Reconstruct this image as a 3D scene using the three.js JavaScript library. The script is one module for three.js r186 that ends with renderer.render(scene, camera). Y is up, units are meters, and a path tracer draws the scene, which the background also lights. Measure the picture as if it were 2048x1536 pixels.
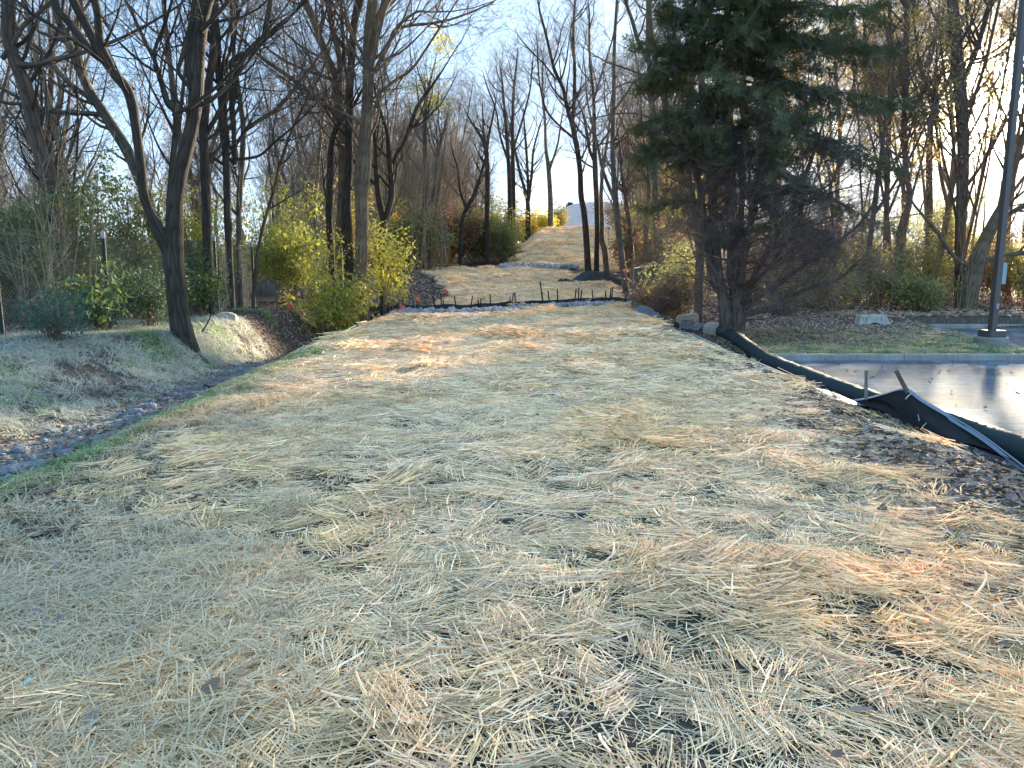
import * as THREE from 'three';
import { mergeGeometries } from 'three/addons/utils/BufferGeometryUtils.js';

// ------------------------------------------------------------------ camera, sky, sun, exposure
const H = 1.6, PITCH = THREE.MathUtils.degToRad(9), FPX = 1538;          // FPX: focal length for a frame 2048 wide
const scene = new THREE.Scene();
const camera = new THREE.PerspectiveCamera(2 * Math.atan(768 / FPX) * 180 / Math.PI, 4 / 3, 0.05, 1500);
camera.position.set(0, H, 0);
camera.rotation.set(-PITCH, 0, 0);
scene.add(camera);

function rayOf(u, v) {
  const a = (u - 1024) / FPX, b = (768 - v) / FPX;
  return new THREE.Vector3(a, b * Math.cos(PITCH) - Math.sin(PITCH), -(Math.cos(PITCH) + b * Math.sin(PITCH)));
}
const SUN = rayOf(1990, 180).normalize();

const renderer = new THREE.WebGLRenderer({ antialias: true });
renderer.setSize(1024, 768);
renderer.toneMapping = THREE.LinearToneMapping;
renderer.toneMappingExposure = 10;
renderer.shadowMap.enabled = true;

{ // clear late-autumn sky: pale at the horizon, blue overhead, bright round the low sun
  const w = 2048, h = 1024, data = new Float32Array(w * h * 4), d = new THREE.Vector3();
  for (let j = 0; j < h; j++) {
    const e = ((j + 0.5) / h - 0.5) * Math.PI;
    for (let i = 0; i < w; i++) {
      const a = ((i + 0.5) / w - 0.5) * 2 * Math.PI;
      d.set(Math.cos(a) * Math.cos(e), Math.sin(e), Math.sin(a) * Math.cos(e));
      const g = Math.acos(THREE.MathUtils.clamp(d.dot(SUN), -1, 1)) * 180 / Math.PI;
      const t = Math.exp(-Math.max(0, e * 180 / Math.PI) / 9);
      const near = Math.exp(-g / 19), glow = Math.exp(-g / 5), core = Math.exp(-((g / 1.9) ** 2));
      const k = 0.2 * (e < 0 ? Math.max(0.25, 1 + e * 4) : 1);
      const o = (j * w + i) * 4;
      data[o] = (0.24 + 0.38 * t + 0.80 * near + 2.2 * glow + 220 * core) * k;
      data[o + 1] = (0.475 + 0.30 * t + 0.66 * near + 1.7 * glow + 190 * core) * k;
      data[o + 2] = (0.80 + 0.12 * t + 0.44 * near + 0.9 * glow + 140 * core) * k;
      data[o + 3] = 1;
    }
  }
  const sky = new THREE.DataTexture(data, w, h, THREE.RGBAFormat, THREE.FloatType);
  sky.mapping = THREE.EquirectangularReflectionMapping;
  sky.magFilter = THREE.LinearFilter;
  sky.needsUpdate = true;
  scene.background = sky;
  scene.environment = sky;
}
const sun = new THREE.DirectionalLight(new THREE.Color(1, 0.86, 0.62), 4.8);
sun.position.copy(SUN).multiplyScalar(120);
sun.castShadow = true;
sun.shadow.radius = 5;
sun.shadow.mapSize.set(4096, 4096);
Object.assign(sun.shadow.camera, { left: -60, right: 60, top: 40, bottom: -40, near: 1, far: 300 });
scene.add(sun, sun.target);

// ------------------------------------------------------------------ small helpers
const V = (x, y, z) => new THREE.Vector3(x, y, z);
const R3 = (s) => { let a = (s * 2654435761) >>> 0; return () => { a = (a + 0x6d2b79f5) | 0; let t = Math.imul(a ^ (a >>> 15), 1 | a); t = (t + Math.imul(t ^ (t >>> 7), 61 | t)) ^ t; return ((t ^ (t >>> 14)) >>> 0) / 4294967296; }; };
const ss = (a, b, x) => { const t = Math.min(1, Math.max(0, (x - a) / (b - a))); return t * t * (3 - 2 * t); };
const mix = (a, b, t) => a + (b - a) * t;
function table(tb, x) {
  if (x <= tb[0][0]) return tb[0][1];
  for (let i = 1; i < tb.length; i++) if (x <= tb[i][0]) return mix(tb[i - 1][1], tb[i][1], (x - tb[i - 1][0]) / (tb[i][0] - tb[i - 1][0]));
  return tb[tb.length - 1][1];
}
const hash2 = (x, y, s = 0) => { let n = Math.imul(x | 0, 374761393) ^ Math.imul(y | 0, 668265263) ^ Math.imul(s | 0, 974634777); n = Math.imul(n ^ (n >>> 13), 1274126177); n = Math.imul(n ^ (n >>> 16), 2246822519); return ((n ^ (n >>> 15)) >>> 0) / 4294967296; };
function noise(x, y, s = 0) {
  const i = Math.floor(x), j = Math.floor(y), f = x - i, g = y - j, u = f * f * (3 - 2 * f), v = g * g * (3 - 2 * g);
  return mix(mix(hash2(i, j, s), hash2(i + 1, j, s), u), mix(hash2(i, j + 1, s), hash2(i + 1, j + 1, s), u), v);
}
const fbm = (x, y, s = 0, n = 4) => { let a = 0, w = 0.5, t = 0; for (let k = 0; k < n; k++) { a += w * noise(x, y, s + k); t += w; x *= 2.03; y *= 2.03; w *= 0.5; } return a / t; };
// a point of the place: on the plane D metres ahead, or on the level y
function atD(u, v, D) { const r = rayOf(u, v), t = D / -r.z; return V(r.x * t, H + r.y * t, -D); }
function onY(u, v, y) { const r = rayOf(u, v), t = (y - H) / r.y; return V(r.x * t, y, r.z * t); }

const used = new Map();
function numbered(n) { const k = used.get(n) ?? 0; used.set(n, k + 1); return k ? n + '_' + String(k).padStart(3, '0') : n; }
function thing(name, label, category, pos = V(0, 0, 0), group) {
  const o = new THREE.Group(); o.name = numbered(name); o.position.copy(pos); o.userData = { label, category };
  if (group) o.userData.group = group;
  scene.add(o); return o;
}
function tag(o, label, category, group, kind) { Object.assign(o.userData, { label, category }); if (group) o.userData.group = group; if (kind) o.userData.kind = kind; return o; }
function mesh(name, geo, mat, parent) {
  const m = new THREE.Mesh(geo, mat); m.name = parent === scene ? numbered(name) : name; m.castShadow = m.receiveShadow = true; parent.add(m); return m;
}
const struct = (name, geo, mat) => { const m = mesh(name, geo, mat, scene); m.userData.kind = 'structure'; return m; };
// copies: list of {m: Matrix4, c: [r, g, b]}
function copies(name, geo, mat, list, parent) {
  const im = new THREE.InstancedMesh(geo, mat, list.length), c = new THREE.Color();
  list.forEach((k, i) => { im.setMatrixAt(i, k.m); if (k.c) im.setColorAt(i, c.setRGB(...k.c)); });
  im.name = parent === scene ? numbered(name) : name; im.userData.kind = 'stuff'; im.castShadow = im.receiveShadow = true; parent.add(im); return im;
}
const Q = new THREE.Quaternion(), UPV = V(0, 1, 0);
function xf(pos, dir, roll, s) {
  const q = new THREE.Quaternion().setFromUnitVectors(UPV, dir).multiply(Q.setFromAxisAngle(UPV, roll));
  return new THREE.Matrix4().compose(pos, q, s.isVector3 ? s : V(s, s, s));
}

class MB { // collects tubes, boxes and faces into one mesh
  constructor() { this.p = []; this.n = []; this.u = []; this.i = []; this.c = []; }
  tube(pts, radii, sides = 6, o = {}) {
    const N = pts.length, base = this.p.length / 3, t = V(), nx = V(), ny = V(), prev = V();
    const circ = Math.max(1, Math.round(radii[0] * 2 * Math.PI / (o.tile ?? 0.5)));
    let len = 0;
    for (let k = 0; k < N; k++) {
      t.subVectors(pts[Math.min(N - 1, k + 1)], pts[Math.max(0, k - 1)]).normalize();
      if (!k) nx.set(1, 0, 0).addScaledVector(t, -t.x); else nx.addScaledVector(t, -nx.dot(t));
      if (nx.lengthSq() < 1e-6) nx.set(0, 0, 1).addScaledVector(t, -t.z);
      nx.normalize(); ny.crossVectors(t, nx);
      if (k) len += pts[k].distanceTo(prev);
      prev.copy(pts[k]);
      for (let s = 0; s <= sides; s++) {
        const a = s / sides * Math.PI * 2, c = Math.cos(a), q = Math.sin(a);
        let r = radii[k];
        if (o.ridge) r *= 1 + o.ridge * (fbm(c * 3.2 + 7, q * 3.2 + len * 0.9, o.seed ?? 1, 3) - 0.5) * 2 + o.ridge * 0.5 * Math.abs(Math.sin(a * 7 + 3 * noise(len * 1.3, 2, o.seed ?? 1))) ;
        const X = nx.x * c + ny.x * q, Y = nx.y * c + ny.y * q, Z = nx.z * c + ny.z * q;
        this.p.push(pts[k].x + X * r, pts[k].y + Y * r, pts[k].z + Z * r); this.n.push(X, Y, Z); this.u.push(s / sides * circ, len * 0.85);
      }
      if (k) for (let s = 0; s < sides; s++) { const a = base + (k - 1) * (sides + 1) + s, b = a + sides + 1; this.i.push(a, a + 1, b, a + 1, b + 1, b); }
    }
    if (o.cap) {
      for (const e of [0, N - 1]) {
        const c = this.p.length / 3, b = base + e * (sides + 1), d = V().subVectors(pts[e], pts[e ? e - 1 : 1]).normalize();
        this.p.push(pts[e].x, pts[e].y, pts[e].z); this.n.push(d.x, d.y, d.z); this.u.push(0.5, 0.5);
        for (let s = 0; s <= sides; s++) { this.p.push(...this.p.slice((b + s) * 3, (b + s) * 3 + 3)); this.n.push(d.x, d.y, d.z); this.u.push(s / sides, 0); }
        for (let s = 0; s < sides; s++) e ? this.i.push(c, c + 1 + s, c + 2 + s) : this.i.push(c, c + 2 + s, c + 1 + s);
      }
    }
    return this;
  }
  tri(a, b, c) { // flat face
    const k = this.p.length / 3, n = V().subVectors(b, a).cross(V().subVectors(c, a)).normalize();
    for (const q of [a, b, c]) { this.p.push(q.x, q.y, q.z); this.n.push(n.x, n.y, n.z); this.u.push(q.x, q.z); }
    this.i.push(k, k + 1, k + 2);
  }
  quad(a, b, c, d) { this.tri(a, b, c); this.tri(a, c, d); }
  geo() {
    const g = new THREE.BufferGeometry();
    g.setAttribute('position', new THREE.Float32BufferAttribute(this.p, 3));
    g.setAttribute('normal', new THREE.Float32BufferAttribute(this.n, 3));
    g.setAttribute('uv', new THREE.Float32BufferAttribute(this.u, 2));
    if (this.c.length) g.setAttribute('color', new THREE.Float32BufferAttribute(this.c, 3));
    g.setIndex(this.i); return g;
  }
}
// a lofted sheet: rows of points, smooth normals
function sheet(rows, scale = 1) {
  const R = rows.length, C = rows[0].length, p = [], u = [], ix = [];
  rows.forEach((r, j) => r.forEach((q, i) => { p.push(q.x, q.y, q.z); u.push(i * scale, j * scale); }));
  for (let j = 0; j < R - 1; j++) for (let i = 0; i < C - 1; i++) { const a = j * C + i; ix.push(a, a + 1, a + C, a + 1, a + C + 1, a + C); }
  const g = new THREE.BufferGeometry();
  g.setAttribute('position', new THREE.Float32BufferAttribute(p, 3)); g.setAttribute('uv', new THREE.Float32BufferAttribute(u, 2)); g.setIndex(ix); g.computeVertexNormals(); return g;
}
// smooth line through points, n pieces per span; extra values of each point (width) are carried along
function smooth(pts, n) {
  const c = new THREE.CatmullRomCurve3(pts.map((q) => q.p), false, 'centripetal'), P = [], W = [], m = (pts.length - 1) * n;
  for (let k = 0; k <= m; k++) { const t = k / m; P.push(c.getPoint(t)); const s = t * (pts.length - 1), i = Math.min(pts.length - 2, Math.floor(s)); W.push(mix(pts[i].w, pts[i + 1].w, s - i)); }
  return [P, W];
}

// ------------------------------------------------------------------ textures and materials
function noiseTex(n, f, srgb) {
  const d = new Uint8Array(n * n * 4);
  for (let y = 0; y < n; y++) for (let x = 0; x < n; x++) { const c = f(x / n, y / n), o = (y * n + x) * 4; for (let k = 0; k < 3; k++) d[o + k] = Math.max(0, Math.min(255, (Array.isArray(c) ? c[k] : c) * 255)); d[o + 3] = 255; }
  const t = new THREE.DataTexture(d, n, n); t.wrapS = t.wrapT = THREE.RepeatWrapping; t.magFilter = THREE.LinearFilter; if (srgb) t.colorSpace = THREE.SRGBColorSpace; t.needsUpdate = true; return t;
}
// noise that wraps after one unit
function tileNoise(x, y, fx, fy, s) {
  const X = x * fx, Y = y * fy, i = Math.floor(X), j = Math.floor(Y), f = X - i, g = Y - j, u = f * f * (3 - 2 * f), v = g * g * (3 - 2 * g), m = (a, b) => ((a % b) + b) % b;
  const h = (a, b) => hash2(m(a, fx), m(b, fy), s);
  return mix(mix(h(i, j), h(i + 1, j), u), mix(h(i, j + 1), h(i + 1, j + 1), u), v);
}
const tfbm = (x, y, fx, fy, s, n = 4) => { let a = 0, w = 0.5, t = 0; for (let k = 0; k < n; k++) { a += w * tileNoise(x, y, fx << k, fy << k, s + k); t += w; w *= 0.5; } return a / t; };
const barkH = noiseTex(256, (x, y) => { const wob = (tfbm(x, y, 4, 3, 11) - 0.5) * 0.16, r = Math.abs(tileNoise(x + wob, y, 12, 3, 5) - 0.5) * 2; return 0.25 + 0.5 * Math.pow(r, 0.7) + 0.3 * (tfbm(x, y, 24, 8, 7) - 0.5); });
const blockC = noiseTex(256, (x, y) => { const k = 0.8 + 0.2 * (tfbm(x, y, 6, 6, 61, 4) - 0.5) + 0.14 * (tfbm(x, y, 60, 60, 62, 2) - 0.5); return [k, k * 0.99, k * 0.96]; }, true);
const barkC = noiseTex(256, (x, y) => { const wob = (tfbm(x, y, 4, 3, 11) - 0.5) * 0.16, r = Math.abs(tileNoise(x + wob, y, 12, 3, 5) - 0.5) * 2; const k = 0.55 + 0.45 * Math.pow(r, 0.6) * (0.7 + 0.6 * tfbm(x, y, 6, 4, 9)); return [k, k * 0.97, k * 0.93]; }, true);
const soilH = noiseTex(512, (x, y) => tfbm(x, y, 16, 16, 31, 5));
const soilC = noiseTex(512, (x, y) => { const k = 0.62 + 0.55 * (tfbm(x, y, 20, 20, 33, 5) - 0.25); return [k, k, k]; }, true);
const concC = noiseTex(1024, (x, y) => { const b = tfbm(x, y, 3, 40, 41, 4), c = tfbm(x, y, 48, 48, 43, 3), s = tfbm(x, y, 5, 5, 47, 3); const k = 0.72 + 0.3 * (b - 0.5) + 0.3 * (c - 0.5) + 0.45 * (s - 0.5); return [k, k, k]; }, true);
const concH = noiseTex(512, (x, y) => 0.6 * tfbm(x, y, 8, 120, 51, 2) + 0.4 * tfbm(x, y, 90, 90, 52, 2));
const weaveH = noiseTex(64, (x, y) => 0.5 + 0.25 * Math.sin(x * 50.27) + 0.25 * Math.sin(y * 50.27));
const rep = (t, a, b) => { const c = t.clone(); c.repeat.set(a, b); c.needsUpdate = true; return c; };
const M = (r, g, b, o = {}) => new THREE.MeshStandardMaterial({ color: new THREE.Color().setRGB(r, g, b), roughness: 0.9, ...o });
const bark = (r, g, b, bs = 0.02) => M(r, g, b, { map: barkC, bumpMap: barkH, bumpScale: bs, roughness: 0.95 });
const B = {
  dark: bark(0.082, 0.068, 0.054, 0.03), grey: bark(0.20, 0.18, 0.15, 0.018), tan: bark(0.26, 0.21, 0.15, 0.025), pale: bark(0.34, 0.31, 0.26, 0.01), brown: bark(0.17, 0.125, 0.095, 0.02),
};
const twigM = { dark: M(0.085, 0.068, 0.058), grey: M(0.15, 0.125, 0.105), brown: M(0.19, 0.14, 0.105), red: M(0.20, 0.115, 0.09) };
const leafM = new THREE.MeshPhysicalMaterial({ color: 0xffffff, roughness: 0.75, transmission: 0.62, thickness: 0, side: THREE.DoubleSide });
const needleM = new THREE.MeshPhysicalMaterial({ color: 0xffffff, roughness: 0.85, transmission: 0.3, thickness: 0, side: THREE.DoubleSide });
const litterM = M(1, 1, 1, { roughness: 0.8, side: THREE.DoubleSide });
const strawM = M(1, 1, 1, { roughness: 0.85, side: THREE.DoubleSide });
const bladeM = new THREE.MeshPhysicalMaterial({ color: 0xffffff, roughness: 0.8, transmission: 0.3, thickness: 0, side: THREE.DoubleSide });
// ------------------------------------------------------------------ the ground
const LOT = -0.6, KERB_D = 17.3;
const fieldT = [[-20, 0], [20, 0], [25, 0], [27, 0.06], [29, 0.2], [33, 0.62], [38, 1.22], [40, 1.25], [43, 1.6], [49, 2.75], [55, 3.85], [58, 4], [75, 4.1], [140, 4.2], [400, 2]];
const woodT = [[-20, 0.35], [22, 0.3], [26, 0.3], [32, 0.7], [40, 1.3], [55, 2.3], [90, 3.6], [300, 3], [600, 0]];
const rightT = [[-20, -0.5], [17, -0.48], [24, -0.38], [27, -0.2], [32, 0.1], [40, 0.7], [60, 1.6], [100, 2], [300, 1], [600, 0]];
const rockLine = (x) => 25.6 + x * 0.58 + 0.25 * Math.sin(x * 1.3);                       // D of the stone check
const edgeL = (D) => table([[0, -2.6], [3, -2.5], [4, -2.5], [5.5, -2.7], [7.5, -2.85], [12.6, -3.45], [18, -4.0], [21, -4.1], [23.5, -3.7], [26, -2.4], [32, -2.5], [38, -4.3]], D);
const edgeR = (D) => table([[0, 2.5], [4, 2.6], [6, 2.85], [9, 3.0], [13, 3.15], [18, 3.4], [21.5, 3.5], [25, 4.2], [27, 4.1], [33, 4.3], [36, 2.6], [39, 2.0]], D);
const onHill = (x, D) => ss(-1.2, 1.4, x + (D - 42) * -0.08) * (1 - ss(11, 16, x)) * ss(39.5, 42, D);
function G(x, z) {
  const D = -z;
  const mid = table(fieldT, D), left = table(woodT, D), right = table(rightT, D);
  // middle pad and the fields beyond
  let y = mid;
  if (D > 39) { const far = mix(left, right, ss(0, 8, x)); y = mix(far, mid, Math.max(onHill(x, D), D < 42 ? 1 - ss(39, 42, D) : 0)); }
  // left: shoulder, ditch and bank
  const wob = 0.25 * (noise(D * 0.45, 3, 8) - 0.5), xs = x - wob;
  const deep = mix(-0.42, -0.62, ss(14, 18, D)) * (1 - ss(22.5, 25, D));
  const shoulder = ss(-3.5, -4.55, xs), bank = ss(-5.45, mix(-8.3, -6.5, ss(11, 14.5, D)), xs);
  let l = mix(mid, deep, shoulder); l = mix(l, left + 0.06 * Math.sin(D * 0.7), bank);
  const wl = D < 25 ? ss(-3.4, -3.5, xs) : ss(-3.0, -5.5, x);
  y = mix(y, D < 25 ? l : (D > 39 ? y : left), wl);
  // right: down to the car park, island, wood
  let r = right;
  const inLot = D < KERB_D + 0.12 || (x > pocketX(D) + 0.12 && D < 25.9);
  if (inLot) r = LOT - 0.07;
  const drop = ss(3.5, 5.3, x) * (1 - ss(28, 36, D) * (1 - ss(4.2, 7, x)));
  if (D < 40) y = mix(y, r, D < 24 ? (x < 5.3 ? mix(0, 1, ss(3.5, 5.3, x)) * (inLot ? (LOT + 0.06) / (LOT - 0.07) : 1) : 1) : drop);
  // the stone check runs in a shallow trench
  const q = Math.abs(D - rockLine(x)); if (x > -5.5 && x < 5) y -= 0.05 * (1 - ss(0.2, 0.8, q));
  const off = inLot && x > 5.2 ? 0 : 1, rough = D > 26 || x < -3.4 || x > 5 ? 0.10 : 0.07;
  return y + off * (rough * (fbm(x * 0.8, D * 0.8, 61, 3) - 0.5) + 0.05 * (fbm(x * 2.6, D * 2.6, 65, 2) - 0.5));
}
function pocketX(D) { return table([[17.3, 12.0], [18.6, 12.45], [20.4, 12.5], [26, 13.4], [30, 14]], D); }
const strawAt = (x, D) => { // how thick the straw lies, 0 to 1
  const w = (noise(x * 0.9, D * 0.5, 71) - 0.5) * 0.5;
  if (D < rockLine(x) - 0.7) return (0.75 * ss(edgeL(D) - 0.2, edgeL(D) + 0.4, x + w) + 0.25 * ss(edgeL(D) - 1.3, edgeL(D) - 0.2, x + w)) * (0.86 * (1 - ss(edgeR(D) - 0.3, edgeR(D) + 0.4, x + w)) + 0.14 * (1 - ss(edgeR(D) + 0.3, edgeR(D) + 1.4, x + w)));
  if (D < rockLine(x) + 0.75) return 0;
  if (D < 39) return ss(edgeL(D) - 0.2, edgeL(D) + 0.3, x + w) * (1 - ss(edgeR(D) - 0.3, edgeR(D) + 0.3, x + w));
  return D > 40.8 && D < 57 ? onHill(x, D) * (1 - ss(10, 11.5, x)) * ss(-0.6, 0.2, x + w) : 0;
};
{
  const line = (parts) => { const a = []; for (const [s, e, st] of parts) for (let v = s; v < e - 1e-6; v += st) a.push(v); a.push(parts[parts.length - 1][1]); return a; };
  const X = line([[-420, -120, 60], [-120, -40, 10], [-40, -14, 2], [-14, -9, 0.5], [-9, 8, 0.17], [8, 16, 0.4], [16, 40, 2], [40, 120, 10], [120, 420, 60]]);
  const D = line([[-60, -12, 8], [-12, 1, 1], [1, 28, 0.17], [28, 58, 0.4], [58, 100, 3], [100, 200, 20], [200, 700, 100]]);
  const p = [], c = [], u = [], ix = [], C = X.length;
  const soil = [0.12, 0.098, 0.072], strawC = [0.62, 0.50, 0.33], litter = [0.18, 0.135, 0.10], grass = [0.27, 0.25, 0.17], green = [0.10, 0.14, 0.05], gravel = [0.30, 0.29, 0.27], wood = [0.10, 0.075, 0.055];
  const lerp = (a, b, t) => a.map((k, i) => mix(k, b[i], t));
  D.forEach((d) => X.forEach((x) => {
    p.push(x, G(x, -d), -d); u.push(x, d);
    let k = wood;
    const near = ss(30, 24, d);
    if (x < -2) { k = lerp(k, lerp([0.17, 0.14, 0.11], [0.28, 0.26, 0.2], ss(0.34, 0.54, fbm(x * 1.5, d * 1.1, 81))), ss(-8.2, -7.6, x) * ss(23, 20, d)); k = lerp(k, gravel, ss(-5.8, -5.3, x) * (1 - ss(-4.6, -4.2, x)) * ss(17, 14, d) * 0.8); k = lerp(k, green, ss(-4.6, -4.1, x) * (1 - ss(-3.7, -3.4, x)) * ss(19, 14, d) * 0.7); k = lerp(k, [0.16, 0.09, 0.055], ss(-5, -5.6, x) * ss(-7.4, -6.6, x) * ss(15.5, 17.5, d) * ss(23, 21, d)); }
    if (x > 3) { k = lerp(k, litter, near * (1 - ss(5.4, 6, x))); if (d > KERB_D) k = lerp(k, lerp(lerp(litter, grass, ss(23, 19, d + 3 * (fbm(x * 0.4, d * 0.4, 83) - 0.5))), green, ss(18.4, 17.7, d) * ss(9.5, 7, x)), ss(27, 24, d) * ss(4.6, 5.6, x)).map((q) => q * (x > 5.6 && d > KERB_D && d < 27 ? 1.5 : 1)); }
    const s = strawAt(x, d);
    k = lerp(k, lerp(soil, strawC, ss(14, 30, d)), s);
    if (Math.abs(d - rockLine(x)) < 0.5 && x > -5.6 && x < 5) k = [0.09, 0.08, 0.075];
    const v = 0.75 + 0.5 * fbm(x * 1.7, d * 1.7, 85, 3);
    c.push(k[0] * v, k[1] * v, k[2] * v);
  }));
  for (let j = 0; j < D.length - 1; j++) for (let i = 0; i < C - 1; i++) { const a = j * C + i; ix.push(a, a + 1, a + C, a + 1, a + C + 1, a + C); }
  const g = new THREE.BufferGeometry();
  g.setAttribute('position', new THREE.Float32BufferAttribute(p, 3)); g.setAttribute('uv', new THREE.Float32BufferAttribute(u, 2)); g.setAttribute('color', new THREE.Float32BufferAttribute(c, 3));
  g.setIndex(ix); g.computeVertexNormals();
  struct('ground', g, M(1, 1, 1, { vertexColors: true, map: soilC, bumpMap: soilH, bumpScale: 0.05, roughness: 0.95 }));
}
// ------------------------------------------------------------------ the concrete car park and its kerbs
{
  const g = new THREE.PlaneGeometry(60, 42, 1, 1); g.rotateX(-Math.PI / 2); g.translate(35.2, LOT, -5.5);
  const uv = g.attributes.uv; for (let i = 0; i < uv.count; i++) uv.setXY(i, g.attributes.position.getX(i) / 3, g.attributes.position.getZ(i) / 3);
  struct('parking_lot', g, M(0.24, 0.27, 0.31, { map: concC, bumpMap: concH, bumpScale: 0.006, roughness: 0.88 }));
  const m = M(0.56, 0.53, 0.48, { map: rep(blockC, 0.5, 1), bumpMap: concH, bumpScale: 0.004, roughness: 0.8 });
  // profile seen along the run: [sideways from the car-park face, height]
  const prof = [[0, -0.06], [0.015, 0.11], [0.022, 0.128], [0.04, 0.14], [0.17, 0.14], [0.185, 0.12], [0.19, -0.06]];
  const run = (path, kerb) => { // path of [x, D]; the road lies on its right
    for (let k = 0; k < path.length - 1; k++) {
      const a = V(path[k][0], LOT, -path[k][1]), b = V(path[k + 1][0], LOT, -path[k + 1][1]), d = V().subVectors(b, a), L = d.length(), n = Math.max(1, Math.round(L / 3));
      d.normalize(); const side = V(d.z, 0, -d.x);
      for (let s = 0; s < n; s++) {
        const mb = new MB(), p0 = a.clone().addScaledVector(d, L * s / n + 0.006), p1 = a.clone().addScaledVector(d, L * (s + 1) / n - 0.006), at = (p, q) => p.clone().addScaledVector(side, q[0]).add(V(0, q[1], 0));
        for (let j = 0; j < prof.length - 1; j++) mb.quad(at(p0, prof[j]), at(p1, prof[j]), at(p1, prof[j + 1]), at(p0, prof[j + 1]));
        for (const e of [p0, p1]) for (let j = 1; j < prof.length - 1; j++) e === p0 ? mb.tri(at(e, prof[0]), at(e, prof[j]), at(e, prof[j + 1])) : mb.tri(at(e, prof[0]), at(e, prof[j + 1]), at(e, prof[j]));
        mesh('kerb_stone', mb.geo(), m, kerb);
      }
    }
  };
  const kerb = new THREE.Group(); kerb.name = 'kerb'; kerb.userData.kind = 'structure'; scene.add(kerb);
  run([[5.5, KERB_D], [8.9, KERB_D], [11.6, KERB_D], [12.0, 17.45], [12.32, 17.8], [12.45, 18.3], [12.5, 20.4], [12.95, 23.2], [13.35, 25.6]], kerb);
  const kerb2 = new THREE.Group(); kerb2.name = 'kerb_001'; kerb2.userData.kind = 'structure'; scene.add(kerb2);
  run([[13.4, 25.8], [42, 26.4]], kerb2);
}
// ------------------------------------------------------------------ ground cover
const straws = [];
{ // straw: flattened swaths, crossed stalks and broken bits
  const stalk = (mb, rng, c, a, len, w, lift) => {
    const d = V(Math.cos(a), 0, Math.sin(a)), s = V(-d.z, 0, d.x), n = len < 0.09 ? 1 : 3, bend = (rng() - 0.5) * (rng() < 0.25 ? 1.1 : 0.3) * len, kink = rng() < 0.2 ? (rng() - 0.5) * 0.25 * len : 0, y0 = lift * rng(), y1 = lift * rng(), tw = (rng() - 0.5) * 0.8;
    const L = [], Rr = [], T = [];
    for (let k = 0; k <= n; k++) { const t = k / n - 0.5, q = c.clone().addScaledVector(d, t * len).addScaledVector(s, bend * (0.25 - t * t) + (k === 1 ? kink : 0)); q.y += mix(y0, y1, t + 0.5) + 0.004; const sd = s.clone().add(V(0, tw, 0)).normalize(), ww = w * (k === n ? 0.6 : 1); L.push(q.clone().addScaledVector(sd, -ww)); Rr.push(q.clone().addScaledVector(sd, ww)); T.push(q.clone().add(V(0, w * 0.7, 0))); }
    for (let k = 0; k < n; k++) { mb.quad(L[k], L[k + 1], T[k + 1], T[k]); mb.quad(T[k], T[k + 1], Rr[k + 1], Rr[k]); }
    const q = rng(), tone = q < 0.18 ? 0.35 + 0.25 * rng() : q < 0.4 ? 1.05 + 0.2 * rng() : 0.7 + 0.35 * rng(), warm = rng() * rng();
    for (let k = 0; k < n * 12; k++) mb.c.push(tone, tone * (0.95 - 0.09 * warm), tone * (0.88 - 0.34 * warm));
  };
  for (let v = 0; v < 16; v++) {
    const rng = R3(900 + v), mb = new MB(), main = rng() * 6.28, swath = v % 3 === 0;
    const n = swath ? 26 : 24;
    for (let k = 0; k < n; k++) {
      const r = Math.sqrt(rng()) * (swath ? 0.13 : 0.21), a = rng() * 6.28, c = V(Math.cos(a) * r, 0, Math.sin(a) * r);
      if (swath) stalk(mb, rng, c, main + (rng() - 0.5) * 0.35, 0.16 + 0.24 * rng(), 0.0017 + 0.0026 * rng(), 0.05);
      else { const kind = rng(); stalk(mb, rng, c, kind < 0.35 ? main + (rng() - 0.5) * 0.6 : rng() * 6.28, kind < 0.45 ? 0.03 + 0.07 * rng() : 0.09 + 0.24 * rng() * rng(), (kind > 0.9 ? 0.0042 : 0.0016) + 0.0024 * rng(), kind < 0.45 ? 0.02 : 0.04); }
    }
    straws.push(mb.geo());
  }
}
const normalAt = (x, z) => V(G(x - 0.2, z) - G(x + 0.2, z), 0.4, G(x, z - 0.2) - G(x, z + 0.2)).normalize();
const strawVC = strawM.clone(); strawVC.vertexColors = true;
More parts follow.
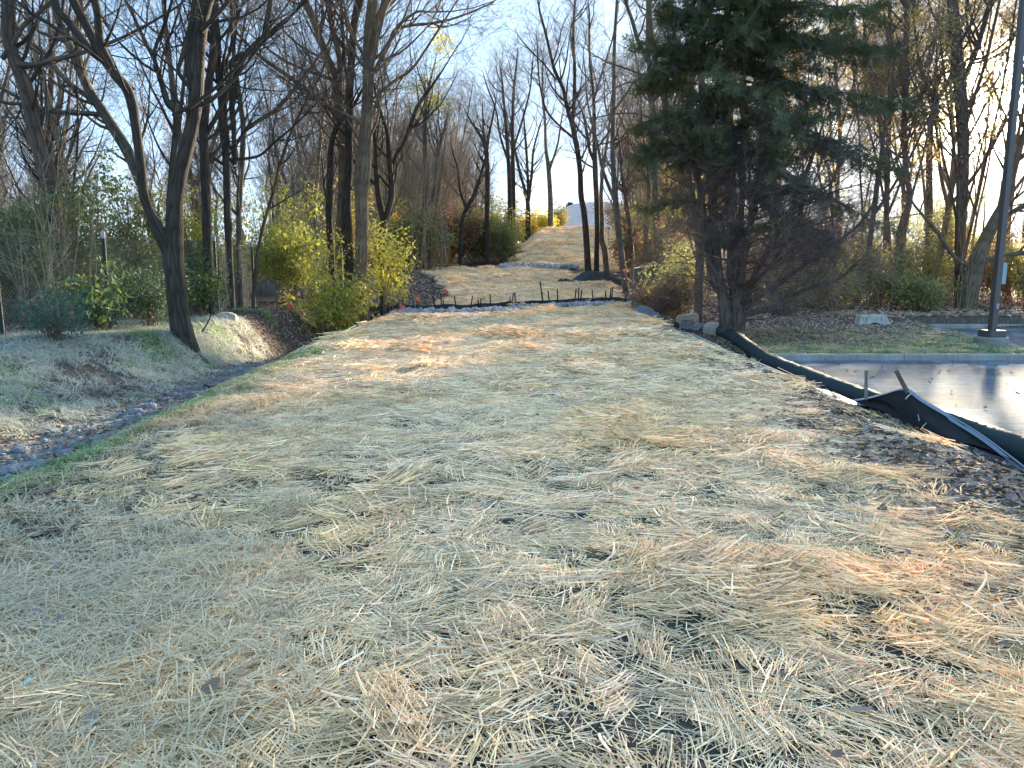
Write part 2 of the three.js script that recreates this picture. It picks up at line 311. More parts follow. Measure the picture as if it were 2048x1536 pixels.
{
  const rng = R3(5), lists = straws.map(() => []);
  const put = (x, D, s) => {
    const z = -D, pile = fbm(x * 1.1, D * 0.8, 91, 3), up = 0.03 * Math.max(0, pile - 0.5) * 4;
    const wig = 0.75 + 0.5 * rng(), warm = ss(0.42, 0.66, fbm(x * 0.7 + 9, D * 0.9, 93, 3)), gr = rng();
    const m = xf(V(x, G(x, z) - 0.004 + up * rng(), z), normalAt(x, z).add(V((rng() - 0.5) * 0.14, 0, (rng() - 0.5) * 0.14)).normalize(), rng() * 6.28, V(s, s * (0.8 + 1.5 * Math.max(0, pile - 0.45) * 3), s));
    const k = 1.02 * wig;
    lists[Math.floor(rng() * lists.length)].push({ m, c: [k * (1.15 + 0.02 * warm), k * (0.875 - 0.03 * warm), k * (0.59 - 0.08 * warm) * (0.92 + 0.16 * gr)] });
  };
  for (const [d0, d1, x0, x1, dens, s] of [[1.2, 4.5, -4, 4.6, 190, 0.64], [4.5, 9, -4.5, 4.8, 135, 0.76], [9, 16, -5, 5, 75, 1.12], [16, 40, -5.5, 5.5, 32, 1.7], [40, 57, -2, 12, 24, 1.9]]) {
    const n = (d1 - d0) * (x1 - x0) * dens;
    for (let k = 0; k < n; k++) { const D = d0 + (d1 - d0) * rng(), x = x0 + (x1 - x0) * rng(), q = strawAt(x, D); const patch = ss(0.22, 0.42, fbm(x * 1.6, D * 1.6, 95, 3)); if (rng() < q * (0.45 + 0.55 * patch)) put(x, D, s * (0.8 + 0.5 * rng())); }
  }
  const g = thing('straw', 'loose pale straw spread over the cleared strip and the slope beyond', 'straw'); g.userData.kind = 'stuff';
  lists.forEach((l, i) => copies('straw_bundle', straws[i], strawVC, l, g));
}
// fallen leaves: curled, lobed
function leafGeo(rng, lobes) {
  const mb = new MB(), n = 8, L = [], Rr = [], C = [], curl = 0.3 + 0.9 * rng(), fold = 0.25 + 0.35 * rng();
  for (let k = 0; k <= n; k++) {
    const t = k / n, x = (t - 0.5) * 2, w = Math.sin(Math.PI * Math.pow(t, 0.8)) * (lobes ? 0.38 + 0.34 * Math.abs(Math.cos(t * 9.4)) : 0.5) + 0.02, y = curl * (x * x) * 0.45 - 0.12;
    C.push(V(x, y, 0.12 * Math.sin(t * 3))); L.push(V(x - 0.1 * w, y + fold * w, C[k].z + w * (0.85 + 0.3 * rng()))); Rr.push(V(x - 0.1 * w, y + fold * w * 0.7, C[k].z - w * (0.85 + 0.3 * rng())));
  }
  for (let k = 0; k < n; k++) { mb.quad(C[k], L[k], L[k + 1], C[k + 1]); mb.quad(C[k], C[k + 1], Rr[k + 1], Rr[k]); }
  return mb.geo();
}
const litterGeos = [0, 1, 2, 3].map((k) => leafGeo(R3(40 + k), k % 2));
{
  const rng = R3(77), lists = litterGeos.map(() => []);
  const put = (x, D, s, red = 0) => { const z = -D, k = (0.5 + 0.9 * rng()) * (x > 5.6 && D > KERB_D ? 1.7 : 1), w = rng(); lists[Math.floor(rng() * 4)].push({ m: xf(V(x, (x > 5.85 && D < KERB_D ? LOT : G(x, z)) + 0.012 + 0.02 * rng(), z), normalAt(x, z).add(V((rng() - 0.5) * 0.9, 0, (rng() - 0.5) * 0.9)).normalize(), rng() * 6.28, s), c: [k * (0.27 + 0.09 * w + red * 0.1), k * (0.19 + 0.05 * w), k * (0.14 + 0.04 * w)] }); };
  const fill = (n, x0, x1, d0, d1, s, ok) => { for (let k = 0; k < n; k++) { const x = x0 + (x1 - x0) * rng(), D = d0 + (d1 - d0) * rng(); if (rng() < ok(x, D)) put(x, D, s * (0.7 + 0.6 * rng())); } };
  fill(24000, 2.0, 5.6, 2, 22, 0.036, (x, D) => ss(-0.5, 0.5, x - edgeR(D) + 0.8 * (noise(D, x, 3) - 0.5)) * (D < 12 || x < 5.35 ? 1 : 0.6));
  fill(16000, 5.3, 13.5, 17.6, 27, 0.045, (x, D) => ss(17.8, 22, D) * (x < pocketX(D) - 0.1 ? 1 : 0) * (0.25 + 0.75 * ss(0.4, 0.6, fbm(x * 0.5, D * 0.5, 83))));
  fill(9000, 5.3, 26, 26.4, 33, 0.06, () => 1);
  fill(14000, -4.8, -1.6, 1.5, 18, 0.036, (x, D) => (1 - strawAt(x, D)) * (0.25 + 0.6 * ss(0.45, 0.6, fbm(x, D, 97))));
  fill(12000, -8, -4.2, 5, 23, 0.036, (x, D) => 0.15 + 0.5 * ss(0.45, 0.6, fbm(x * 0.8, D * 0.8, 99)) + ss(16, 18, D));
  fill(9000, -14, -7.8, 9, 26, 0.05, () => 1);
  fill(9000, -8, -2.2, 23, 40, 0.06, (x, D) => 1 - strawAt(x, D));
  fill(260, 5.9, 12, 9, 17.2, 0.04, (x, D) => ss(13, 17, D) * 0.6 + 0.12);
  fill(900, -3, 4, 2, 9, 0.034, (x, D) => 0.16 + 0.5 * ss(2.0, 3.2, x));
  const g = thing('fallen_leaves', 'brown fallen leaves scattered on the slopes and under the trees', 'leaf litter'); g.userData.kind = 'stuff';
  lists.forEach((l, i) => copies('leaf_litter', litterGeos[i], litterM, l, g));
}
// grass tufts
function tuft(seed, n, h, spread, lean) {
  const rng = R3(seed), mb = new MB();
  for (let k = 0; k < n; k++) {
    const a = rng() * 6.28, r = spread * Math.sqrt(rng()), c = V(Math.cos(a) * r, 0, Math.sin(a) * r), hh = h * (0.5 + rng()), b = rng() * 6.28, l = lean * (0.4 + rng()), w = 0.0035 + 0.002 * rng();
    const side = V(-Math.sin(b), 0, Math.cos(b)), q = (t) => c.clone().add(V(Math.cos(b) * l * hh * t * t, hh * t * (1 - 0.35 * lean * t), Math.sin(b) * l * hh * t * t));
    const p0 = q(0), p1 = q(0.5), p2 = q(1);
    mb.quad(p0.clone().addScaledVector(side, -w), p0.clone().addScaledVector(side, w), p1.clone().addScaledVector(side, w * 0.8), p1.clone().addScaledVector(side, -w * 0.8));
    mb.tri(p1.clone().addScaledVector(side, -w * 0.8), p1.clone().addScaledVector(side, w * 0.8), p2);
  }
  return mb.geo();
}
{
  const tufts = [tuft(1, 26, 0.11, 0.12, 1.1), tuft(2, 26, 0.13, 0.14, 1.5), tuft(3, 22, 0.09, 0.10, 0.8), tuft(4, 30, 0.14, 0.16, 1.8)], rng = R3(15);
  const grow = (name, label, specs) => {
    const lists = tufts.map(() => []);
    for (const [n, x0, x1, d0, d1, s, col, ok] of specs) for (let k = 0; k < n; k++) {
      const x = x0 + (x1 - x0) * rng(), D = d0 + (d1 - d0) * rng(); if (rng() > ok(x, D)) continue;
      const z = -D, t = 0.75 + 0.5 * rng(), c = col(x, D); lists[Math.floor(rng() * 4)].push({ m: xf(V(x, G(x, z) - 0.005, z), normalAt(x, z), rng() * 6.28, s * (0.7 + 0.6 * rng())), c: c.map((q) => q * t) });
    }
    const g = thing(name, label, 'grass'); g.userData.kind = 'stuff'; lists.forEach((l, i) => copies('grass_tuft', tufts[i], bladeM, l, g));
  };
  const dry = () => { const w = rng(); return [0.46 + 0.12 * w, 0.47 + 0.08 * w, 0.39]; }, gr = () => { const w = rng(); return [0.15 + 0.10 * w, 0.30 + 0.08 * w, 0.07]; }, mid = () => { const w = rng(); return [0.66 + 0.14 * w, 0.51 + 0.08 * w, 0.32]; };
  grow('dry_grass', 'pale dried mown grass lying on the bank below the fence', [
    [5000, -8.6, -5.3, 6, 18, 1.0, dry, (x, D) => (0.12 + 0.88 * ss(0.34, 0.54, fbm(x * 1.5, D * 1.1, 81))) * ss(-5.3, -6.1, x)],
    [5200, -4.6, -1.4, 1.6, 13, 0.8, mid, (x, D) => (1 - 0.75 * strawAt(x, D)) * (0.3 + 0.7 * ss(0.4, 0.6, fbm(x * 1.3, D, 101)))],
    [2600, -3, -0.4, 1.5, 4.5, 0.75, () => [0.74, 0.58, 0.36], (x, D) => ss(-0.4, -2.2, x) * ss(4.6, 3, D)],
  ]);
  grow('green_grass', 'short green grass along the ditch edge and the kerb', [
    [3600, -4.7, -3.4, 3.5, 18, 0.9, gr, (x, D) => (1 - Math.abs(x + 4.0) / 0.75) * (0.4 + 0.6 * noise(D * 0.9, x, 12))],
    [900, -7.6, -5.4, 9, 20, 0.9, gr, (x, D) => ss(0.6, 0.75, noise(x * 1.1, D * 0.7, 13))],
    [5200, 5.4, 13, 17.5, 24, 0.75, (x) => (rng() < 0.5 ? mid() : gr()), (x, D) => (x < pocketX(D) - 0.05 ? 1 : 0) * (ss(18.9, 17.6, D) * ss(10, 7, x) + 0.5 * ss(8, 10.5, x) * ss(23, 20, D) + 0.15)],
    [700, 11, 30, 26.6, 27.6, 0.8, mid, () => 1],
    [200, 3.9, 5, 6, 12, 0.7, gr, () => 0.5],
  ]);
}
// ------------------------------------------------------------------ trees: trunks along given lines, limbs and twigs grown from them
function twigSpray(seed, droop) { // about a metre of fine twigs along +y
  const rng = R3(seed), mb = new MB();
  const go = (p, d, len, r, lvl) => {
    const n = lvl ? 2 : 4, pts = [p.clone()], rad = [r], q = p.clone(), dd = d.clone();
    for (let k = 1; k <= n; k++) { dd.add(V((rng() - 0.5) * 0.45, (rng() - 0.4) * 0.2 - droop * 0.25, (rng() - 0.5) * 0.45)).normalize(); q.addScaledVector(dd, len / n); pts.push(q.clone()); rad.push(r * (1 - 0.75 * k / n)); }
    mb.tube(pts, rad, 3);
    if (lvl < 2) { const m = lvl ? 2 : 7; for (let k = 0; k < m; k++) { const t = 0.12 + 0.85 * rng(), i = Math.min(n - 1, Math.floor(t * n)), at = pts[i].clone().lerp(pts[i + 1], t * n - i), a = rng() * 6.28, e = V(Math.cos(a), 0, Math.sin(a)).addScaledVector(dd, 0.9 + rng() * 0.6).normalize(); go(at, e, len * (0.35 + 0.35 * rng()), r * 0.6, lvl + 1); } }
  };
  go(V(0, 0, 0), V(0, 1, 0), 0.95, 0.0058, 0);
  return mb.geo();
}
const SPRAY = [0, 1, 2, 3].map((k) => twigSpray(300 + k, 0)), DROOP = [0, 1, 2].map((k) => twigSpray(320 + k, 1));
function leafClump(seed, n, rad, size, long = 0.55) { // leaves round a bit of twig
  const rng = R3(seed), mb = new MB();
  for (let k = 0; k < n; k++) {
    const c = V(rng() - 0.5, rng() - 0.5, rng() - 0.5).multiplyScalar(rad * 2), d = V(rng() - 0.5, rng() - 0.7, rng() - 0.5).normalize(), s = V(rng() - 0.5, rng() - 0.5, rng() - 0.5).cross(d).normalize(), L = size * (0.6 + 0.8 * rng()), w = L * long * 0.5, nn = V().crossVectors(d, s);
    const tip = c.clone().addScaledVector(d, L), mid = c.clone().addScaledVector(d, L * 0.45).addScaledVector(nn, -w * 0.35), a = c.clone().addScaledVector(d, L * 0.45).addScaledVector(s, w), b = c.clone().addScaledVector(d, L * 0.45).addScaledVector(s, -w);
    mb.tri(c, a, mid); mb.tri(mid, a, tip); mb.tri(c, mid, b); mb.tri(mid, tip, b);
  }
  return mb.geo();
}
const CLUMP = [0, 1, 2].map((k) => leafClump(400 + k, 12, 0.17, 0.105)), SMALLCLUMP = [0, 1, 2].map((k) => leafClump(410 + k, 14, 0.14, 0.07));

function grow(mb, tips, p, dir, len, r, lvl, rng, o) {
  const step = o.step ?? 0.35, n = Math.max(3, Math.ceil(len / step)), pts = [p.clone()], rad = [r], q = p.clone(), d = dir.clone();
  for (let k = 1; k <= n; k++) {
    d.add(V((rng() - 0.5) * o.wob, (rng() - 0.5) * o.wob + o.up * (0.5 + rng()) * 0.16, (rng() - 0.5) * o.wob)).normalize();
    q.addScaledVector(d, len / n); pts.push(q.clone()); rad.push(r * (1 - 0.85 * k / n) + 0.003);
  }
  mb.tube(pts, rad, lvl === 1 ? 6 : lvl === 2 ? 4 : 3, { tile: 0.6 });
  const at = (t) => { const i = Math.min(n - 1, Math.floor(t * n)); return [pts[i].clone().lerp(pts[i + 1], t * n - i), V().subVectors(pts[i + 1], pts[i]).normalize(), mix(rad[i], rad[i + 1], t * n - i)]; };
  if (lvl < o.levels) {
    const m = Math.max(2, Math.round(len * o.cd * (0.7 + 0.6 * rng())));
    for (let k = 0; k < m; k++) { const t = 0.2 + 0.78 * rng(), [a, tn, ra] = at(t); grow(mb, tips, a, side(tn, rng, 0.5 + 0.6 * rng()), len * (0.3 + 0.35 * rng()) * (1.1 - 0.5 * t), Math.max(0.006, ra * 0.6), lvl + 1, rng, o); }
  }
  const m = Math.max(1, Math.round(len * o.tw * (lvl >= o.levels ? 1 : 0.6)));
  tips.push([pts[n].clone(), d.clone(), (0.8 + 0.5 * rng()) * o.ts]);
  for (let k = 0; k < m; k++) { const [a, tn] = at(0.25 + 0.72 * rng()); tips.push([a, side(tn, rng, 0.6 + 0.5 * rng()), (0.55 + 0.55 * rng()) * o.ts]); }
}
function side(t, rng, a) { const w = V(rng() - 0.5, rng() - 0.5, rng() - 0.5).cross(t).normalize(); return t.clone().multiplyScalar(Math.cos(a)).addScaledVector(w, Math.sin(a)).normalize(); }
const STYLE = { levels: 2, wob: 0.34, up: 1, cd: 1.4, tw: 1.0, ts: 1, dens: 1.6, clear: 2.2, blen: 2.6, ext: 6, step: 0.35 };

// stems: lists of {p, w} in metres relative to the base; the first one is the trunk, the others are limbs
function buildTree(t, stems, o, barkMat, twMat, seed) {
  const rng = R3(seed), crown = new MB(), tips = [];
  stems.forEach((st, si) => {
    const [P, W] = smooth(st, st.length > 6 ? 4 : 6), last = P[P.length - 1], dir = V().subVectors(last, P[P.length - 3]).normalize(), rEnd = W[W.length - 1];
    const ext = o.ext * Math.min(1.2, rEnd / 0.1 + 0.3), d = dir.clone(), q = last.clone(), n = Math.max(3, Math.round(ext / 0.6));
    for (let k = 1; k <= n; k++) { d.add(V((rng() - 0.5) * 0.22, 0.12, (rng() - 0.5) * 0.22)).normalize(); q.addScaledVector(d, ext / n); P.push(q.clone()); W.push(rEnd * (1 - 0.93 * k / n)); }
    const mb = new MB(), big = W[0] > 0.1;
    mb.tube(P, W, big ? (o.fine ? 22 : 12) : 8, { tile: 0.5, ridge: o.fine ? 0.10 : 0.05, seed: seed + si });
    if (!si && o.flare) { // root flare
      for (let k = 0; k < 6; k++) { const a = k / 6 * 6.28 + rng(), r = W[0], c = V(Math.cos(a), 0, Math.sin(a)); mb.tube([P[0].clone().addScaledVector(c, r * 0.35).add(V(0, r * 2.6, 0)), P[0].clone().addScaledVector(c, r * 0.85).add(V(0, r * 0.7, 0)), P[0].clone().addScaledVector(c, r * (1.7 + rng())).add(V(0, -0.08, 0))], [r * 0.35, r * 0.42, r * 0.16], 8, { ridge: 0.08, seed: k }); }
    }
    mesh(si ? 'limb' : 'trunk', mb.geo(), barkMat, t);
    let len = 0; const cum = [0]; for (let k = 1; k < P.length; k++) cum.push(len += P[k].distanceTo(P[k - 1]));
    const cnt = Math.round(len * o.dens);
    for (let k = 0; k < cnt; k++) {
      const s = rng() * len; let i = 0; while (cum[i + 1] < s) i++;
      const a = P[i].clone().lerp(P[i + 1], (s - cum[i]) / (cum[i + 1] - cum[i])); if (a.y < o.clear) continue;
      const r = mix(W[i], W[i + 1], 0.5), tn = V().subVectors(P[i + 1], P[i]).normalize(), low = rng();
      const br = Math.min(0.045, r * (0.25 + 0.4 * low)), L = o.blen * (0.35 + 0.9 * low) * Math.min(1, 0.45 + r * 6);
      grow(crown, tips, a, side(tn, rng, 0.7 + 0.5 * rng()), L, Math.max(0.008, br), 1, rng, o);
    }
  });
  const c = mesh('crown', crown.geo(), twMat === twigM.dark ? B.dark : barkMat, t);
  const sp = o.droop ? DROOP : SPRAY, lists = sp.map(() => []);
  for (const [p, d, s] of tips) lists[Math.floor(rng() * sp.length)].push({ m: xf(p, d, rng() * 6.28, s) });
  lists.forEach((l, i) => l.length && copies('twig', sp[i], twMat, l, c));
  if (o.leaf) {
    const ls = CLUMP.map(() => []), [n, pick, col] = o.leaf, cand = tips.filter((q) => pick(q[0], t.position));
    for (let k = 0; k < n && cand.length; k++) { const q = cand[Math.floor(rng() * cand.length)][0].clone().add(V((rng() - 0.5) * 0.5, (rng() - 0.5) * 0.5, (rng() - 0.5) * 0.5)), j = 0.7 + 0.6 * rng(); ls[k % 3].push({ m: xf(q, V(0, 1, 0), rng() * 6.28, 0.8 + 0.6 * rng()), c: col.map((z) => z * j) }); }
    ls.forEach((l, i) => l.length && copies('leaf', CLUMP[i], leafM, l, t));
  }
  return t;
}
// a tree traced from the photograph: stems as [u, v, width] in its 2048 pixels, standing D metres ahead
function traced(name, label, D, lines, o = {}, barkMat = B.dark, twMat = twigM.dark, seed = 1, group) {
  const b = atD(lines[0][0][0], lines[0][0][1], D), base = V(b.x, G(b.x, -D), -D), rng = R3(seed + 50);
  const t = thing(name, label, 'tree', base, group);
  const stems = lines.map((ln, si) => {
    const lean = (rng() - 0.5) * (si ? 0.5 : 0.12);
    const pts = ln.map(([u, v, w], k) => { const q = atD(u, v, D); q.z += si ? lean * k * 0.4 : lean * k * 0.3; return { p: q.sub(base), w: w / 2 / FPX * D }; });
    if (!si) { pts[0].p.y = Math.min(pts[0].p.y, -0.05); pts.unshift({ p: pts[0].p.clone().add(V(0, -0.35, 0)), w: pts[0].w * 1.1 }); }
    return pts;
  });
  return buildTree(t, stems, { ...STYLE, ...o }, barkMat, twMat, seed);
}
// a tree that stands where the photograph shows one of many
function wildTree(name, label, x, D, h, r, seed, o = {}, barkMat = B.dark, twMat = twigM.dark, group) {
  const rng = R3(seed), t = thing(name, label, 'tree', V(x, G(x, -D), -D), group), line = (p, d, len, w, n, e) => { const a = [{ p: p.clone(), w }], q = p.clone(); for (let k = 1; k <= n; k++) { d.add(V((rng() - 0.5) * 0.22, 0.06, (rng() - 0.5) * 0.22)).normalize(); q.addScaledVector(d, len / n); a.push({ p: q.clone(), w: mix(w, e, k / n) }); } return a; };
  const lean = o.lean ?? 0, trunk = line(V(0, -0.3, 0), V((rng() - 0.5) * 0.25 + lean, 1, (rng() - 0.5) * 0.25).normalize(), h, r, 6, r * 0.35), stems = [trunk];
  const nf = o.forks ?? 1 + Math.floor(rng() * 2);
  for (let k = 0; k < nf; k++) { const i = 2 + Math.floor(rng() * 2), a = rng() * 6.28, q = trunk[i]; stems.push(line(q.p.clone(), V(Math.cos(a) * 0.55, 1, Math.sin(a) * 0.55).normalize(), h * (0.35 + 0.25 * rng()), q.w * 0.72, 4, q.w * 0.28)); }
  return buildTree(t, stems, { ...STYLE, ext: 2.5, ...o }, barkMat, twMat, seed);
}
function again(src, x, D, turn, s, label) {
  const c = src.clone(); c.name = numbered(src.name.replace(/_\d+$/, '')); c.position.set(x, G(x, -D), -D); c.rotation.y = turn; c.scale.set(s, s * (0.9 + 0.2 * hash2(x * 9, D * 7)), s);
  if (label) c.userData = { ...src.userData, label };
  scene.add(c); return c;
}

// ------------------------------------------------------------------ left bank
traced('fork_tree', 'big dark tree forking low on the bank, in front of the chain-link fence', 14.5, [
  [[368, 668, 46], [358, 630, 38], [350, 560, 37], [344, 510, 39], [345, 470, 34], [348, 400, 27], [357, 340, 26], [372, 280, 25], [380, 240, 24], [386, 180, 27], [385, 130, 32], [388, 80, 30], [395, 30, 26], [403, 0, 24]],
  [[340, 505, 28], [316, 458, 24], [302, 420, 18], [294, 390, 17], [290, 330, 16], [283, 260, 16], [278, 215, 18], [268, 182, 18], [250, 160, 17], [237, 130, 15], [226, 100, 14], [224, 50, 13], [217, 0, 13]],
  [[264, 180, 14], [234, 150, 19], [208, 110, 16], [190, 70, 15], [172, 30, 16], [160, 0, 15]],
  [[216, 128, 12], [180, 100, 15], [150, 65, 14], [125, 35, 14], [105, 15, 13], [97, 0, 12]],
  [[380, 178, 6], [367, 160, 8], [357, 142, 8], [364, 118, 8], [370, 95, 8]],
  [[402, 62, 10], [430, 32, 9], [462, -4, 8]],
  [[345, 230, 6], [370, 222, 6], [385, 216, 7]],
], { fine: true, flare: true, ext: 6, dens: 1.5, clear: 3.4, blen: 2.4 }, B.dark, twigM.dark, 11);
traced('leaning_tree', 'thick dark trunk leaning left behind the fence, near the left edge', 17, [
  [[124, 590, 32], [112, 470, 31], [93, 340, 30], [70, 280, 26], [58, 210, 27], [46, 170, 26], [30, 130, 22], [12, 78, 22], [12, 0, 24]],
  [[60, 215, 8], [35, 206, 7], [0, 202, 6], [-30, 190, 6]],
  [[34, 130, 14], [70, 128, 10], [95, 115, 9], [120, 107, 8]],
  [[4, 118, 10], [22, 88, 9], [44, 48, 8], [70, 25, 8], [98, -4, 7]],
], { ext: 6, dens: 1.6, clear: 2.6 }, B.brown, twigM.dark, 12);
traced('leaning_tree', 'grey trunk slanting up to the left between the forked tree and the leaning dark trunk', 21, [
  [[318, 560, 22], [300, 420, 21], [275, 345, 21], [255, 300, 21], [225, 250, 20], [182, 182, 17], [150, 110, 15], [125, 50, 13], [112, 0, 12]],
  [[228, 255, 12], [190, 205, 10], [140, 165, 10], [95, 110, 9], [60, 80, 8], [28, 25, 8]],
  [[262, 318, 10], [210, 235, 9], [170, 228, 9], [110, 225, 8], [60, 205, 7]],
  [[182, 182, 12], [160, 130, 11], [148, 70, 11], [155, 30, 10], [150, 0, 10]],
], { ext: 6, dens: 1.8 }, B.grey, twigM.grey, 13);
traced('leaning_tree', 'slim pale stem slanting left, between the grey slanting trunk and the far-left dark trunk', 23, [
  [[165, 560, 13], [140, 420, 12], [120, 300, 11], [100, 210, 10], [80, 140, 10], [62, 70, 9], [50, 0, 9]],
  [[108, 240, 7], [120, 180, 6], [108, 120, 6], [106, 60, 5]],
], { dens: 2 }, B.pale, twigM.grey, 14);
traced('bare_tree', 'crooked dark stem with a bent elbow, left of the forked tree trunk', 18, [
  [[332, 600, 10], [336, 430, 10], [343, 330, 11], [349, 270, 12], [348, 222, 12], [333, 205, 13], [320, 165, 11], [307, 125, 9], [303, 105, 7], [318, 60, 6], [330, 25, 6], [338, -5, 5]],
  [[303, 110, 6], [285, 75, 7], [268, 40, 6], [250, 5, 6]],
  [[318, 163, 5], [326, 110, 4], [345, 60, 4]],
], { dens: 1.8, clear: 3 }, B.dark, twigM.dark, 15);
traced('bare_tree', 'straight dark trunk close behind the right stem of the forked tree', 19, [
  [[418, 610, 20], [415, 480, 18], [411, 350, 18], [408, 260, 16], [413, 210, 15], [422, 150, 14], [431, 80, 15], [432, 0, 14]],
  [[411, 270, 9], [432, 238, 9], [450, 205, 7], [462, 170, 6]],
], { dens: 1.7 }, B.dark, twigM.dark, 16);
traced('bare_tree', 'dark trunk with one thick limb sweeping up right, behind the third fence post', 21, [
  [[463, 610, 15], [455, 430, 14], [453, 330, 14], [449, 270, 17], [444, 200, 16], [436, 130, 13], [428, 60, 12], [425, 0, 11]],
  [[444, 150, 8], [466, 117, 10], [499, 100, 13], [521, 70, 11], [526, 30, 10], [530, -4, 9]],
  [[470, 330, 8], [469, 250, 10], [468, 200, 11], [478, 158, 11], [498, 118, 10], [525, 92, 8], [552, 75, 7]],
  [[452, 320, 6], [500, 316, 6], [520, 310, 5], [548, 285, 5], [575, 262, 4]],
], { dens: 1.8 }, B.dark, twigM.dark, 17);
traced('bare_tree', 'pale slim tree leaning a little, between the sweeping-limb trunk and the bright yellow bush', 23, [
  [[482, 600, 12], [478, 430, 11], [484, 330, 11], [487, 290, 11], [488, 250, 10], [482, 205, 10], [475, 150, 9], [468, 80, 8], [466, 0, 7]],
  [[489, 262, 8], [515, 240, 8], [545, 220, 7], [570, 190, 7], [592, 158, 6]],
], { dens: 1.8 }, B.grey, twigM.grey, 18);
traced('bare_tree', 'slender leaning sapling over the end of the fence', 22, [
  [[505, 600, 7], [520, 480, 7], [548, 380, 6], [560, 330, 6], [585, 260, 5], [620, 190, 5]],
], { dens: 2, blen: 1.6 }, B.brown, twigM.brown, 19);

// ------------------------------------------------------------------ the clump by the ditch
traced('clump_tree', 'tallest trunk of the clump by the ditch, tan and scarred, forking high', 23, [
  [[721, 640, 46], [719, 600, 29], [719, 560, 25], [722, 500, 24], [723, 430, 24], [722, 395, 25], [725, 335, 30], [731, 260, 23], [734, 180, 19], [735, 130, 20], [737, 60, 19], [744, 0, 19]],
  [[737, 138, 13], [748, 110, 13], [755, 70, 14], [766, 30, 15], [780, 0, 16]],
  [[744, 150, 8], [762, 117, 9], [783, 72, 8], [788, 58, 7], [817, 48, 6], [860, 43, 5]],
  [[793, 54, 5], [815, 38, 5], [837, 26, 4], [862, 28, 3]],
  [[742, 200, 5], [775, 174, 6], [793, 161, 6], [824, 140, 5], [868, 78, 4]],
  [[730, 262, 6], [715, 240, 6], [704, 236, 5]],
], { fine: true, flare: true, dens: 1.9, clear: 5, blen: 2.8 }, B.tan, twigM.brown, 21);
traced('clump_tree', 'black straight trunk touching the tall tan trunk on its left', 23.7, [
  [[702, 620, 24], [698, 520, 22], [694, 470, 20], [692, 400, 20], [697, 330, 15], [698, 260, 14], [700, 180, 13], [704, 110, 13], [708, 50, 13], [719, 0, 15]],
  [[700, 190, 6], [688, 120, 6], [684, 60, 6], [680, 0, 6]],
], { fine: true, dens: 1.7, clear: 5 }, B.dark, twigM.dark, 22);
traced('clump_tree', 'grey-tan trunk splitting into two above a long left limb, left of the black trunk', 25, [
  [[680, 600, 17], [678, 480, 15], [684, 370, 16], [684, 300, 16], [681, 240, 22], [675, 190, 20], [670, 152, 15], [657, 120, 13], [645, 90, 13], [634, 60, 13], [620, 25, 14], [608, 0, 14]],
  [[678, 172, 12], [680, 125, 13], [672, 90, 12], [666, 70, 11], [657, 30, 12], [653, 0, 13]],
  [[670, 225, 10], [640, 200, 10], [600, 170, 9], [570, 148, 8], [540, 128, 7], [515, 108, 6]],
  [[676, 172, 6], [655, 155, 6], [635, 148, 6], [610, 140, 5]],
  [[681, 118, 6], [695, 102, 5], [710, 88, 4], [722, 80, 4]],
], { dens: 2.1, clear: 4.5, blen: 2.6 }, B.tan, twigM.brown, 23);
traced('clump_tree', 'dark bent trunk rising left of the grey-tan split trunk', 24.5, [
  [[664, 610, 15], [663, 520, 13], [658, 440, 13], [658, 400, 14], [660, 340, 13], [664, 285, 12], [674, 255, 12], [684, 240, 9]],
], { dens: 1, ext: 2 }, B.dark, twigM.dark, 24);
traced('clump_tree', 'short dark twin-stemmed tree just right of the tall tan trunk', 25, [
  [[768, 625, 14], [763, 540, 15], [764, 470, 14], [767, 445, 13], [757, 396, 11], [752, 340, 9], [750, 290, 7], [744, 250, 6]],
  [[767, 450, 11], [783, 392, 12], [779, 310, 9], [775, 262, 7], [765, 232, 6]],
  [[781, 385, 9], [790, 312, 8], [806, 285, 8], [819, 247, 8], [832, 208, 7], [858, 169, 5]],
], { dens: 2, ext: 2.5, clear: 3 }, B.dark, twigM.dark, 25);
traced('bare_tree', 'pale slim stem standing alone among yellow leaves left of the clump', 27, [
  [[636, 590, 9], [633, 480, 9], [632, 400, 8], [640, 300, 6], [650, 200, 5], [655, 120, 4]],
  [[634, 440, 5], [615, 370, 5], [600, 310, 4], [590, 260, 4]],
], { dens: 2, blen: 2 }, B.pale, twigM.grey, 26);

// ------------------------------------------------------------------ middle distance
const yel = [0.55, 0.47, 0.07];
traced('bare_tree', 'slim grey tree carrying yellow leaves at its top, right of the twin-stemmed tree', 40, [
  [[848, 545, 13], [846, 440, 13], [852, 390, 12], [850, 300, 9], [849, 250, 7], [853, 200, 6], [860, 165, 5]],
  [[848, 440, 8], [870, 380, 8], [872, 330, 6], [885, 270, 5]],
], { dens: 2.2, ext: 1.5, blen: 2.3, leaf: [150, (q) => q.y > 7.5, yel] }, B.grey, twigM.grey, 31);
traced('bare_tree', 'upright dark tree forking into a narrow fan, left of the sky gap', 42, [
  [[975, 535, 10], [974, 440, 9], [975, 360, 9], [972, 300, 9], [968, 285, 7], [955, 262, 5], [943, 245, 4]],
  [[973, 305, 7], [978, 270, 5], [986, 235, 4], [990, 215, 3]],
  [[972, 300, 5], [967, 260, 4], [966, 230, 3]],
], { dens: 1.8, ext: 1.2, blen: 1.6 }, B.dark, twigM.brown, 32);
traced('bare_tree', 'dark stem bowed to the right, joining the narrow fan tree in the middle', 41, [
  [[921, 535, 7], [922, 480, 8], [926, 435, 8], [936, 412, 8], [948, 390, 7], [960, 355, 6], [970, 320, 5]],
  [[932, 415, 6], [920, 380, 4], [916, 340, 3], [905, 300, 3]],
], { dens: 2, ext: 0.8, blen: 1.2 }, B.dark, twigM.brown, 33);
